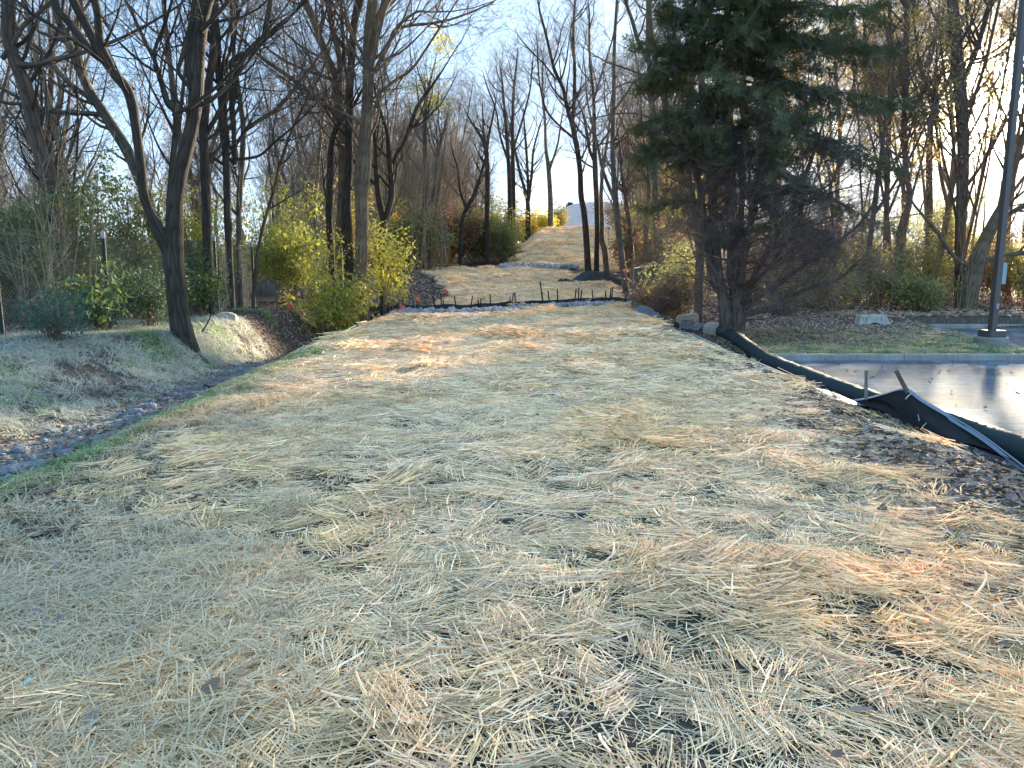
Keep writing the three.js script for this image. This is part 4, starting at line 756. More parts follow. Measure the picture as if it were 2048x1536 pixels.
// ------------------------------------------------------------------ the evergreen
{
  const D = 20.5, base = V(5.95, G(5.95, -D), -D), t = thing('evergreen', 'big dark cedar with dead grey lower branches, right of the straw strip', 'tree', base), rng = R3(91);
  const L = [
    [[1476, 662, 30], [1474, 610, 25], [1468, 560, 24], [1462, 450, 22], [1455, 300, 20], [1450, 150, 16], [1448, 0, 13]],
    [[1452, 662, 26], [1448, 610, 22], [1440, 560, 20], [1432, 480, 18], [1425, 350, 16], [1400, 200, 12], [1392, 40, 9]],
    [[1478, 590, 18], [1490, 500, 16], [1510, 400, 14], [1530, 250, 11], [1545, 80, 8]],
    [[1450, 600, 12], [1425, 560, 13], [1415, 480, 12], [1402, 380, 11], [1375, 260, 8]],
    [[1486, 600, 14], [1528, 520, 12], [1580, 420, 10], [1625, 320, 7]],
    [[1486, 645, 18], [1478, 600, 14], [1484, 480, 12], [1486, 330, 11], [1490, 180, 8]],
  ].map((ln) => ln.map(([u, v, w], k) => { const q = atD(u, v, D); q.z += (hash2(u, 3) - 0.5) * 0.12 * k; return { p: q.sub(base), w: w / 2 / FPX * D }; }));
  const cedarBark = bark(0.21, 0.175, 0.155, 0.02), S = [];
  L.forEach((st, i) => { const [P, W] = smooth(st, 5); const e = P[P.length - 1].clone(), d = V().subVectors(e, P[P.length - 2]).normalize(); for (let k = 1; k < 6; k++) { e.addScaledVector(d.add(V(0, 0.15, 0)).normalize(), i < 2 ? 0.9 : 0.5); P.push(e.clone()); W.push(W[W.length - 1] * 0.72); } S.push([P, W]); mesh(i ? 'limb' : 'trunk', new MB().tube(P, W, 14, { ridge: 0.09, seed: i + 3, tile: 0.4 }).geo(), cedarBark, t); });
  // dead branches below, green ones above
  const dead = new MB(), live = new MB(), tips = [], tuftAt = [];
  for (let k = 0; k < 180; k++) {
    const [P, W] = S[k % S.length], i = 2 + Math.floor(rng() * (P.length - 4)), p = P[i], a = rng() * 6.28, d = V(Math.cos(a), 0.25 + 0.5 * rng(), Math.sin(a)).normalize();
    const h = p.y; if (h < 0.35 || h > 4.8) continue;
    if (h < 3.6 && d.x < -0.4 && rng() < 0.6) d.x *= -1;
    grow(dead, tips, p, d.normalize(), 0.9 + 1.9 * rng() * (d.x > 0 ? 1.4 : 0.8), 0.012 + 0.016 * rng(), 1, rng, { ...STYLE, up: -0.12, wob: 0.4, cd: 1.8, tw: 1.5, ts: 0.85 });
  }
  for (const ln of [[[1488, 615, 12], [1530, 585, 10], [1580, 545, 8], [1640, 500, 7], [1700, 450, 5], [1730, 400, 4]], [[1490, 630, 12], [1550, 610, 10], [1610, 575, 8], [1660, 560, 6], [1700, 520, 4]], [[1486, 590, 11], [1530, 540, 9], [1570, 470, 7], [1600, 400, 5]], [[1440, 570, 9], [1415, 520, 8], [1402, 470, 7], [1396, 410, 6], [1400, 380, 4]], [[1455, 470, 5], [1440, 440, 5], [1460, 410, 4], [1490, 420, 4], [1492, 460, 3]]]) {
    const [P, W] = smooth(ln.map(([u, v, w], k) => { const q = atD(u, v, D); q.z += 0.14 * k; return { p: q.sub(base), w: w / 2 / FPX * D }; }), 4);
    mesh('limb', new MB().tube(P, W, 7, { ridge: 0.05 }).geo(), cedarBark, t);
    for (let k = 4; k < P.length; k++) for (let z = 0; z < 2; z++) grow(dead, tips, P[k], side(V().subVectors(P[k], P[k - 1]).normalize(), rng, 0.7), 0.5 + 0.7 * rng(), 0.009, 1, rng, { ...STYLE, up: 0.2, cd: 1.5, tw: 2.4, ts: 0.7 });
  }
  const dm = mesh('dead_branch', dead.geo(), cedarBark, t), ll = SPRAY.map(() => []);
  for (const [p, d, s] of tips) ll[Math.floor(rng() * 4)].push({ m: xf(p, d, rng() * 6.28, s) });
  ll.forEach((l, i) => copies('twig', SPRAY[i], M(0.16, 0.125, 0.115), l, dm));
  const branch = (p, d, len) => {
    const n = 6, pts = [p.clone()], q = p.clone(), dd = d.clone(); for (let k = 1; k <= n; k++) { dd.add(V((rng() - 0.5) * 0.25, 0.05 - 0.16 * (k / n), (rng() - 0.5) * 0.25)).normalize(); q.addScaledVector(dd, len / n); pts.push(q.clone()); }
    live.tube(pts, pts.map((_, k) => 0.028 * (1 - k / (n + 0.6))), 4);
    for (let k = 1; k <= n; k++) { const f = k / n; for (let z = 0; z < 9; z++) { const e = side(V().subVectors(pts[k], pts[k - 1]).normalize(), rng, 0.55 + 0.5 * rng()); e.y -= 0.12; e.normalize(); tuftAt.push([pts[k].clone().lerp(pts[k - 1], rng()).add(V((rng() - 0.5) * 0.3, (rng() - 0.5) * 0.2, (rng() - 0.5) * 0.3)), e, (0.52 + 0.36 * rng()) * (0.75 + 0.5 * f)]); } }
  };
  for (let k = 0; k < 190; k++) {
    const [P] = S[[0, 0, 0, 1, 1, 2, 5][k % 7]], i = Math.floor(P.length * (0.35 + 0.65 * rng())), p = P[Math.min(P.length - 1, i)]; if (p.y < (rng() < 0.12 ? 2.2 : 3.6)) continue;
    const a = rng() * 6.28, top = Math.max(0.15, 1 - Math.max(0, p.y - 5) / 8.5);
    branch(p, V(Math.cos(a), 0.12 + 0.3 * rng(), Math.sin(a)).normalize(), (1.0 + 2.0 * rng() * rng() + 0.5 * rng()) * (0.5 + 0.5 * top) * (p.y < 4.5 ? 0.85 : 1) * (Math.cos(a) < -0.2 ? 0.95 : 1.25));
  }
  { const q = atD(1310, 300, D - 0.6).sub(base); branch(S[3][0][14] ?? S[3][0][10], V(-1, -0.1, 0.2).normalize(), 1.7); branch(q.clone().add(V(0.5, 0.05, 0)), V(-1, -0.1, 0.1).normalize(), 0.75); }
  for (const ln of [[[1480, 140], [1560, 150], [1640, 172], [1720, 195], [1795, 205]], [[1485, 215], [1560, 232], [1640, 268], [1710, 305], [1765, 335]], [[1485, 300], [1560, 330], [1630, 372], [1700, 410], [1745, 440]], [[1480, 70], [1560, 62], [1640, 72], [1700, 85], [1750, 90]], [[1480, 10], [1570, -10], [1660, 0], [1740, 15]], [[1490, 370], [1560, 410], [1630, 450], [1690, 500]], [[1450, 110], [1380, 112], [1330, 125], [1295, 145]], [[1440, 225], [1370, 228], [1320, 232], [1285, 240]], [[1430, 285], [1360, 290], [1310, 298], [1280, 310]], [[1445, 20], [1380, 15], [1335, 25]]]) for (let q = 0; q < 4; q++) {
    const dz = (q - 1.5) * 0.28, pts = smooth(ln.map(([u, v], k) => { const p = atD(u + (rng() - 0.5) * 14, v + (rng() - 0.5) * 22 + q * 9, D); p.z += dz * k * 0.8; return { p: p.sub(base), w: 1 }; }), 3)[0], n = pts.length - 1, low = ln[0][1] > 280;
    live.tube(pts, pts.map((_, k) => 0.03 * (1 - k / (n + 0.6)) + 0.004), 5);
    for (let k = 2; k <= n; k++) for (let z = 0; z < (low ? 4 : 9); z++) { const e = side(V().subVectors(pts[k], pts[k - 1]).normalize(), rng, 0.4 + 0.55 * rng()); e.y -= 0.22; e.normalize(); tuftAt.push([pts[k].clone().lerp(pts[k - 1], rng()).add(V((rng() - 0.5) * 0.3, (rng() - 0.6) * 0.25, (rng() - 0.5) * 0.35)), e, 0.45 + 0.4 * rng()]); }
  }
  mesh('crown', live.geo(), cedarBark, t);
  // sprays of scale leaves: flat feathery fans
  const fans = [0, 1, 2].map((k) => { const r = R3(95 + k), mb = new MB(); const go = (p, d, len, lvl) => { const m = lvl ? 6 : 11; for (let i = 0; i < m; i++) { const f = (i + 0.6) / m, c = p.clone().addScaledVector(d, len * f), a = (i % 2 ? 1 : -1) * (0.6 + 0.3 * r()), e = V(d.x * Math.cos(a) - d.z * Math.sin(a), d.y + (r() - 0.5) * 0.5, d.x * Math.sin(a) + d.z * Math.cos(a)).normalize(), l = len * (0.42 - 0.2 * f); if (lvl < 1) go(c, e, l, lvl + 1); const s = V().crossVectors(e, UPV).normalize().add(V(0, (r() - 0.5) * 1.4, 0)).normalize().multiplyScalar(0.0075), mid = c.clone().addScaledVector(e, l * 0.5), tip = c.clone().addScaledVector(e, l); mb.quad(c.clone().sub(s), c.clone().add(s), mid.clone().addScaledVector(s, 1.2), mid.clone().addScaledVector(s, -1.2)); mb.tri(mid.clone().addScaledVector(s, -1.2), mid.clone().addScaledVector(s, 1.2), tip); } }; go(V(0, 0, 0), V(1, 0, 0), 0.42, 0); const g = mb.geo(); g.rotateZ(Math.PI / 2); return g; });
  const fl = fans.map(() => []);
  for (const [p, d, s] of tuftAt) { const j = 0.7 + 0.6 * rng(), w = rng(); fl[Math.floor(rng() * 3)].push({ m: xf(p, d, rng() * 6.28, s), c: [j * (0.07 + 0.05 * w), j * (0.092 + 0.03 * w), j * 0.036] }); }
  fl.forEach((l, i) => copies('foliage', fans[i], needleM, l, t));
}
// ------------------------------------------------------------------ distant building, conifers
{
  const D = 78, c = atD(1196, 455, D), rx = 4.4, h = 3.3, base = V(c.x, 4, -D), t = thing('arched_building', 'pale blue-grey arched metal building beyond the crest of the hill', 'building', base);
  const arch = [], N = 28; for (let k = 0; k <= N; k++) { const a = Math.PI * k / N, e = 0.72; arch.push(V(-rx * Math.sign(Math.cos(a)) * Math.abs(Math.cos(a)) ** e, 0.2 + h * Math.sin(a) ** e, 0)); }
  const m = M(0.86, 0.88, 0.92, { roughness: 0.5 });
  const front = new THREE.Shape(); front.moveTo(-rx, -0.6); arch.forEach((p) => front.lineTo(p.x, p.y)); front.lineTo(rx, -0.6);
  mesh('end_wall', new THREE.ExtrudeGeometry(front, { depth: 0.12, bevelEnabled: false }), m, t);
  const rows = []; for (let z = 0; z <= 40; z++) rows.push(arch.map((p) => { const s = 1 + (z % 2) * 0.012; return V(p.x * s, p.y * s, -z * 0.35 - 0.02); }));
  mesh('roof', sheet(rows), m, t);
  for (let k = -7; k <= 7; k++) { const x = k * 0.6, hh = 0.2 + h * Math.max(0, 1 - Math.abs(x / rx) ** (2 / 0.72)) ** (0.72 / 2) - 0.06; const g = new THREE.BoxGeometry(0.07, hh + 0.5, 0.04); g.translate(x, hh / 2 - 0.25, 0.14); mesh('wall_rib', g, m, t); }
}
function conifer(name, label, u, v, D, wpx, hpx, col, seed) {
  const s = D / FPX, b = atD(u, v, D), t = thing(name, label, 'conifer', V(b.x, Math.min(b.y, G(b.x, -D) + 0.4), -D)), rng = R3(seed), h = hpx * s, w = wpx * s / 2;
  mesh('trunk', new MB().tube([V(0, -0.4, 0), V(0.02, h * 0.5, 0), V(0, h * 0.97, 0)], [0.12, 0.08, 0.02], 7).geo(), B.brown, t);
  const g = leafClump(seed + 1, 26, 0.3, 0.34, 0.13), list = [];
  for (let k = 0; k < 420; k++) { const f = rng() ** 0.8, y = h * (0.12 + 0.88 * f), a = rng() * 6.28, r = w * (1 - f * 0.93) * Math.sqrt(0.15 + 0.85 * rng()) * (0.75 + 0.25 * Math.sin(f * 40)), j = 0.7 + 0.6 * rng(); list.push({ m: xf(V(Math.cos(a) * r, y - 0.2 * r, Math.sin(a) * r), UPV, rng() * 6.28, 0.8 + 0.5 * rng()), c: col.map((q) => q * j) }); }
  copies('crown', g, needleM, list, t);
}
conifer('pine_tree', 'small dark blue-green pine on the skyline, farthest left of the crest gap', 1060, 455, 92, 34, 52, [0.06, 0.11, 0.08], 201);
conifer('pine_tree', 'dark green pine touching the left side of the straight crest trunk', 1084, 455, 95, 34, 58, [0.05, 0.10, 0.07], 202);
conifer('pine_tree', 'low dark pine just left of the arched building top', 1140, 455, 96, 40, 66, [0.06, 0.10, 0.06], 204);
shrub('yellow_shrub', 'yellow bush in front of the left end of the arched building', 1118, 462, 66, 44, 58, { cols: GOLD, stems: 14, leaves: 2.4, size: 1.6, seed: 205 });
shrub('yellow_shrub', 'low yellow bush on the crest right of the wide fan tree', 1090, 470, 57, 50, 22, { cols: LIME, stems: 12, leaves: 2, size: 1.1, seed: 206 });

// ------------------------------------------------------------------ chain-link fence on the left
function wires(mb, a, b, h, cell, r) { // woven wire between two foot points; two crossing sets of thin wires
  const d = V().subVectors(b, a), L = Math.hypot(d.x, d.z), step = cell * Math.SQRT2, n = V(d.z, 0, -d.x).normalize();
  for (const s of [1, -1]) for (let o = -h; o < L + h; o += step) {
    const t0 = Math.max(0, s > 0 ? o : o - 0), lo = s > 0 ? o : o, p = [];
    // x runs from o to o + s*h as y runs from 0 to h
    let y0 = 0, y1 = h, x0 = o, x1 = o + s * h;
    if (s > 0) { if (x0 < 0) { y0 = -x0; x0 = 0; } if (x1 > L) { y1 = h - (x1 - L); x1 = L; } } else { if (x0 > L) { y0 = x0 - L; x0 = L; } if (x1 < 0) { y1 = h + x1; x1 = 0; } }
    if (y1 - y0 < 0.02) continue;
    for (const [x, y] of [[x0, y0], [(x0 + x1) / 2, (y0 + y1) / 2], [x1, y1]]) p.push(a.clone().addScaledVector(d, x / L).add(V(0, y + 0.03, 0)).addScaledVector(n, s * 0.003));
    mb.tube(p, [r, r, r], 3);
  }
}
{
  const P = [[-8.75, 9.6], [-8.3, 12.5], [-7.84, 15], [-7.72, 17.6], [-7.62, 20], [-7.6, 22.8]].map(([x, D]) => V(x, G(x, -D), -D));
  const t = thing('chain_link_fence', 'dark green chain-link fence along the top of the left bank', 'fence', P[0].clone()), l = P.map((p) => p.clone().sub(P[0]));
  const green = M(0.012, 0.026, 0.022, { roughness: 0.6 }), metal = M(0.4, 0.42, 0.44, { roughness: 0.6 }), mb = new MB();
  l.forEach((p) => { mesh('post', new MB().tube([p.clone().add(V(0, -0.3, 0)), p.clone().add(V(0, 1.86, 0))], [0.036, 0.036], 12, { cap: true }).geo(), green, t); mesh('post_cap', new MB().tube([p.clone().add(V(0, 1.78, 0)), p.clone().add(V(0, 1.9, 0)), p.clone().add(V(0, 1.93, 0))], [0.042, 0.042, 0.012], 10, { cap: true }).geo(), metal, t); });
  for (let k = 0; k < l.length - 1; k++) { wires(mb, l[k], l[k + 1], 1.78, 0.052, 0.003); mesh('tension_wire', new MB().tube([l[k].clone().add(V(0, 1.81, 0)), l[k].clone().lerp(l[k + 1], 0.5).add(V(0, 1.77, 0)), l[k + 1].clone().add(V(0, 1.81, 0))], [0.004, 0.004, 0.004], 5).geo(), green, t); }
  mesh('wire_mesh', mb.geo(), M(0.08, 0.11, 0.10, { roughness: 0.6 }), t).userData.kind = 'stuff';
}
{ // gate on the right
  const a = atD(1264, 626, 25.2), b = atD(1292, 622, 27.0), c = atD(1330, 615, 29.4); for (const p of [a, b, c]) p.y = G(p.x, p.z) ;
  const t = thing('chain_link_gate', 'open grey chain-link gate panel beside the right end of the stone check', 'gate', a.clone()), l = [a, b, c].map((p) => p.clone().sub(a)), pipe = M(0.13, 0.145, 0.155, { roughness: 0.75 }), mb = new MB();
  const top = 1.42; l.forEach((p, i) => mesh('post', new MB().tube([p.clone().add(V(0, -0.1, 0)), V(p.x, top + l[0].y + 0.06 * i, p.z)], [0.024, 0.024], 8, { cap: true }).geo(), pipe, t));
  mesh('rail', new MB().tube([V(l[0].x, top, l[0].z), V(l[1].x, top + 0.06, l[1].z), V(l[2].x, top + 0.12, l[2].z)], [0.024, 0.024, 0.024], 8).geo(), pipe, t);
  for (let k = 0; k < 2; k++) wires(mb, V(l[k].x, 0, l[k].z), V(l[k + 1].x, 0, l[k + 1].z), 1.4, 0.05, 0.003);
  mesh('wire_mesh', mb.geo(), M(0.10, 0.14, 0.17, { roughness: 0.5 }), t).userData.kind = 'stuff';
}

// ------------------------------------------------------------------ stones
function rock(seed, sx = 1, sy = 0.7, sz = 0.85) { const g = new THREE.IcosahedronGeometry(1, 1), p = g.attributes.position; for (let i = 0; i < p.count; i++) { const q = V().fromBufferAttribute(p, i), k = 0.72 + 0.55 * (Math.round(fbm(q.x * 1.1 + seed * 3.1, q.y * 1.1 + q.z * 1.3, seed, 3) * 7) / 7); p.setXYZ(i, q.x * k * sx, q.y * k * sy, q.z * k * sz); } g.computeVertexNormals(); return g; }
const ROCKS = [0, 1, 2, 3].map((k) => rock(20 + k)), stoneM = M(1, 1, 1, { map: soilC, roughness: 0.9, flatShading: true });
{
  const rng = R3(121), heap = (name, label, n, at) => { const ls = ROCKS.map(() => []); for (let k = 0; k < n; k++) { const [x, D, s, up] = at(), c = (name === 'ditch_gravel' ? 0.22 + 0.25 * rng() : 0.42 + 0.34 * rng()), b = rng(); ls[k % 4].push({ m: new THREE.Matrix4().compose(V(x, G(x, -D) + up, -D), new THREE.Quaternion().setFromEuler(new THREE.Euler(rng() * 6, rng() * 6, rng() * 6)), V(s, s, s)), c: [c, c * (1.0 + 0.02 * b), c * (1.02 + 0.06 * b)] }); } const g = thing(name, label, 'rocks'); g.userData.kind = 'stuff'; ls.forEach((l, i) => copies('stone', ROCKS[i], stoneM, l, g)); };
  heap('riprap', 'line of pale broken stone in front of the low black barrier', 900, () => { const x = -5.2 + 10 * rng(); return [x, rockLine(x) - 0.1 + (rng() - 0.5) * 0.7, 0.05 + 0.085 * rng(), 0.05 + 0.10 * rng()]; });
  heap('riprap', 'pale blue-grey stone channel at the foot of the straw hill', 620, () => { const x = -0.6 + 3.8 * rng(); return [x, 39.6 - x * 0.25 + (rng() - 0.5) * 1.7, 0.07 + 0.10 * rng(), 0.06 + 0.12 * rng()]; });
  heap('riprap', 'heap of pale stone behind the foot of the gate', 130, () => [4.35 + 0.9 * rng(), 26.2 + 0.9 * rng(), 0.07 + 0.1 * rng(), 0.03 + 0.35 * rng() * rng()]);
  heap('ditch_gravel', 'grey stones and gravel along the bottom of the ditch', 1300, () => { const D = 4 + 13 * rng() ** 1.2; return [-4.95 + 0.75 * (rng() + rng() - 1), D, 0.014 + 0.045 * rng() ** 4, 0.0]; });
}
[[20, 930, 0.2, 'flat grey slab in the ditch at the left edge'], [68, 922, 0.16, 'pale square slab in the ditch, right of the slab at the left edge'], [40, 893, 0.13, 'white rounded stone in the ditch behind the two slabs'], [125, 895, 0.12, 'broken white stone in the ditch beside the green grass strip'], [195, 868, 0.13, 'grey stone half sunk at the edge of the green strip'], [268, 820, 0.13, 'flattish grey stone in the middle of the ditch'], [300, 808, 0.12, 'blue-grey stone farther along the ditch, near a fallen branch']].forEach(([u, v, s, label], i) => {
  const b = onY(u, v, -0.36), m = mesh('stone', rock(60 + i, 1.15, i < 2 ? 0.35 : 0.6, 0.9), M(0.34, 0.35, 0.36, { map: soilC, bumpMap: soilH, bumpScale: 0.01, roughness: 0.9, flatShading: true }), scene); m.scale.setScalar(s * 0.72); m.position.set(b.x, G(b.x, b.z) + s * 0.1, b.z); m.rotation.set(0.1, i * 1.3, 0.15); tag(m, label, 'stone');
});
{ const m = mesh('stone', rock(70, 1.2, 0.75, 0.9), M(0.36, 0.30, 0.26, { bumpMap: soilH, bumpScale: 0.02 }), scene), b = atD(452, 640, 17.5); m.scale.setScalar(0.24); m.position.set(b.x, G(b.x, b.z) + 0.06, b.z); tag(m, 'brown boulder on the bank behind the forked tree, near the third fence post', 'stone'); }

// ------------------------------------------------------------------ low black barrier with stakes, across the strip
const blackCloth = M(0.016, 0.018, 0.02, { roughness: 0.7, bumpMap: weaveH, bumpScale: 0.002, side: THREE.DoubleSide });
{
  const t = thing('silt_barrier', 'low black silt barrier with short stakes crossing behind the stone line', 'silt barrier', V(0, 0, 0)), pts = [], rng = R3(131);
  for (let k = 0; k <= 60; k++) { const x = -4.6 + 9.3 * k / 60, D = rockLine(x) + 0.55; pts.push(V(x, G(x, -D), -D)); }
  const rows = [0, 0.3, 0.6, 1].map((f) => pts.map((p, i) => V(p.x, p.y - 0.05 + f * (0.26 + 0.1 * noise(i * 0.35, 5, 3)), p.z + 0.10 * (noise(i * 0.4, f * 3, 4) - 0.5) + 0.05 * Math.sin(f * 3))));
  rows.push(rows[3].map((p) => V(p.x, p.y - 0.02, p.z - 0.05)), rows[0].map((p) => V(p.x, p.y, p.z - 0.07)));
  mesh('fabric', sheet(rows, 6), blackCloth, t);
  const wood = M(0.03, 0.025, 0.022);
  [[215, .30], [290, .22], [315, .30], [405, .34], [525, .42], [570, .5], [585, .3], [668, .42], [768, .42], [820, .26], [827, .28], [895, .42], [1025, .28], [1038, .38], [1060, .4], [1240, .78], [1246, .4], [1290, .42], [1348, .48], [1468, .44], [1490, .48], [1505, .42], [1585, .4], [1675, .36], [1705, .44], [1715, .5], [1815, .46]].forEach(([px, h], i) => {
    const x = ((720 + px / 3.413) - 1024) / FPX * 26.2 * (1 + (px - 900) / 12000), D = rockLine(x) + 0.5 + 0.08 * rng(), g = new THREE.BoxGeometry(0.035, h + 0.2, 0.03), m = mesh('stake', g, wood, t); m.position.set(x, G(x, -D) + (h + 0.2) / 2 - 0.06, -D); m.rotation.set((rng() - 0.5) * 0.25, rng(), (rng() - 0.5) * 0.4);
  });
}
// marker flags
[[573, 606, 21, 'red marker flag on the dark bank left of the ditch hole'], [664, 640, 22, 'tall-stemmed red marker flag left of the clump, over the ditch'], [698, 640, 22.3, 'orange marker flag beside the foot of the tall tan trunk'], [752, 640, 22.4, 'small faded orange marker flag just right of the tall tan trunk'], [800, 640, 23.4, 'pink marker flag standing in the stones, left of the brightest flag'], [830, 632, 24, 'bright coral marker flag over the left part of the stone line'], [887, 617, 25.4, 'orange marker ribbon on a stake at the left of the second field']].forEach(([u, v, D, label], i) => {
  const b = atD(u, v, D), t = thing('marker_flag', label, 'marker flag', V(b.x, G(b.x, -D), -D)), h = [0.42, 0.6, 0.42, 0.3, 0.4, 0.62, 0.72][i];
  mesh('stem', new MB().tube([V(0, -0.1, 0), V(0.01, h * 0.6, 0), V(0, h, 0)], [0.009, 0.008, 0.007], 5).geo(), M(0.3, 0.28, 0.27), t);
  const rows = []; for (let k = 0; k <= 5; k++) rows.push([0, 1].map((e) => V(0.005 + k * 0.032, h - e * 0.13 - 0.012 * k, 0.025 * Math.sin(k * 1.5 + i))));
  mesh('flag', sheet(rows), new THREE.MeshPhysicalMaterial({ color: new THREE.Color().setRGB(i === 4 ? 0.75 : 0.78, 0.10 + 0.04 * (i % 3), i === 4 ? 0.22 : 0.07), roughness: 0.6, side: THREE.DoubleSide, transmission: 0.3, thickness: 0 }), t);
});

// ------------------------------------------------------------------ black fabric round the three trees and beside the field
function sock(mb, path, r, seed, n = 5) { const [P, W] = smooth(path.map(([x, D, y, k]) => ({ p: V(x, y, -D), w: (k ?? 1) * r })), n); mb.tube(P, W.map((w, i) => w * (0.84 + 0.24 * noise(i * 0.25, 1, seed) + 0.12 * noise(i * 0.9, 2, seed))), 20, { ridge: 0.13, seed, cap: true }); return mb; }
{
  const rows = [], line = new THREE.CatmullRomCurve3([[1106, 560, 33.6], [1140, 562, 33.8], [1170, 558, 34.2], [1200, 556, 34.4], [1235, 562, 34], [1265, 564, 33.6]].map(([u, v, D]) => atD(u, v, D)));
  for (let j = 0; j <= 12; j++) { const r = []; for (let i = 0; i <= 60; i++) { const f = i / 60, p = line.getPoint(f), w = (j / 12 - 0.5) * (0.9 + 0.9 * Math.exp(-(((f - 0.45) / 0.2) ** 2))), z = p.z - w, e = Math.sin(j / 12 * 3.1416) * Math.sin(Math.min(1, f * 9, (1 - f) * 9) * 1.57); r.push(V(p.x, G(p.x, z) - 0.04 + e * (0.16 + 0.30 * Math.exp(-(((f - 0.5) / 0.16) ** 2)) + 0.22 * (noise(i * 0.22, j * 0.4, 27) - 0.4)), z)); } rows.push(r); }
  tag(mesh('silt_cloth', sheet(rows, 2), blackCloth, scene), 'black silt cloth heaped round the feet of the three bare trees', 'silt cloth');
}
const sockPath = [[6.0, 23.0, G(6.0, -23) + 0.10, 0.8], [5.82, 21.4], [5.72, 19.8], [5.55, 18], [5.46, 16.4], [5.40, 15], [5.38, 13.6], [5.38, 12.4], [5.45, 11.2], [5.55, 10.2], [5.68, 9.2], [5.70, 8.2], [5.72, 7], [5.75, 5.6], [5.8, 4.4]].map(([x, D, y, k]) => [x, D, y ?? Math.max(G(x, -D), LOT) + 0.12, k]);
{
  const cloth = M(0.012, 0.028, 0.030, { roughness: 0.75, bumpMap: weaveH, bumpScale: 0.002 });
  const m = mesh('silt_sock', sock(new MB(), sockPath, 0.155, 142, 22).geo(), cloth, scene); tag(m, 'long black filter sock along the left edge of the car park', 'silt sock');
  // the collapsed cloth and laths lying on its field side
  const t = thing('fallen_silt_cloth', 'flattened blue-grey silt cloth lying along the field side of the long black sock', 'silt cloth', V(0, 0, 0)), path = [[4.45, 19.2], [4.55, 17.8], [4.62, 16.4], [4.72, 15.1], [4.85, 13.9], [4.95, 12.8], [5.02, 11.8], [5.05, 10.9]], rows = [], rng = R3(143);
  const [P] = smooth(path.map(([x, D]) => ({ p: V(x, 0, -D), w: 1 })), 5);
  for (let k = 0; k < 7; k++) rows.push(P.map((p, i) => { const x = p.x + (k - 3) * (0.045 + 0.03 * noise(i * 0.3, 2, 7)), y = G(x, p.z) + 0.035 + 0.06 * noise(i * 0.5, k * 0.9, 9) * Math.sin(k / 6 * 3.14); return V(x, y, p.z); }));
  mesh('cloth', sheet(rows, 3), M(0.17, 0.22, 0.27, { roughness: 0.5, side: THREE.DoubleSide, bumpMap: weaveH, bumpScale: 0.002 }), t);
  const lath = (x0, d0, x1, d1, up) => { const a = V(x0, G(x0, -d0) + up, -d0), b = V(x1, G(x1, -d1) + up + 0.02, -d1), g = new THREE.BoxGeometry(0.04, 0.025, a.distanceTo(b)), m2 = mesh('lath', g, M(0.42, 0.40, 0.37), t); m2.position.lerpVectors(a, b, 0.5); m2.lookAt(b); };
  lath(4.22, 18.8, 4.48, 16.9, 0.07); lath(4.32, 18.4, 4.52, 16.5, 0.09); lath(4.5, 16.8, 4.66, 15.2, 0.08); lath(4.68, 15.0, 4.85, 13.6, 0.08);
}
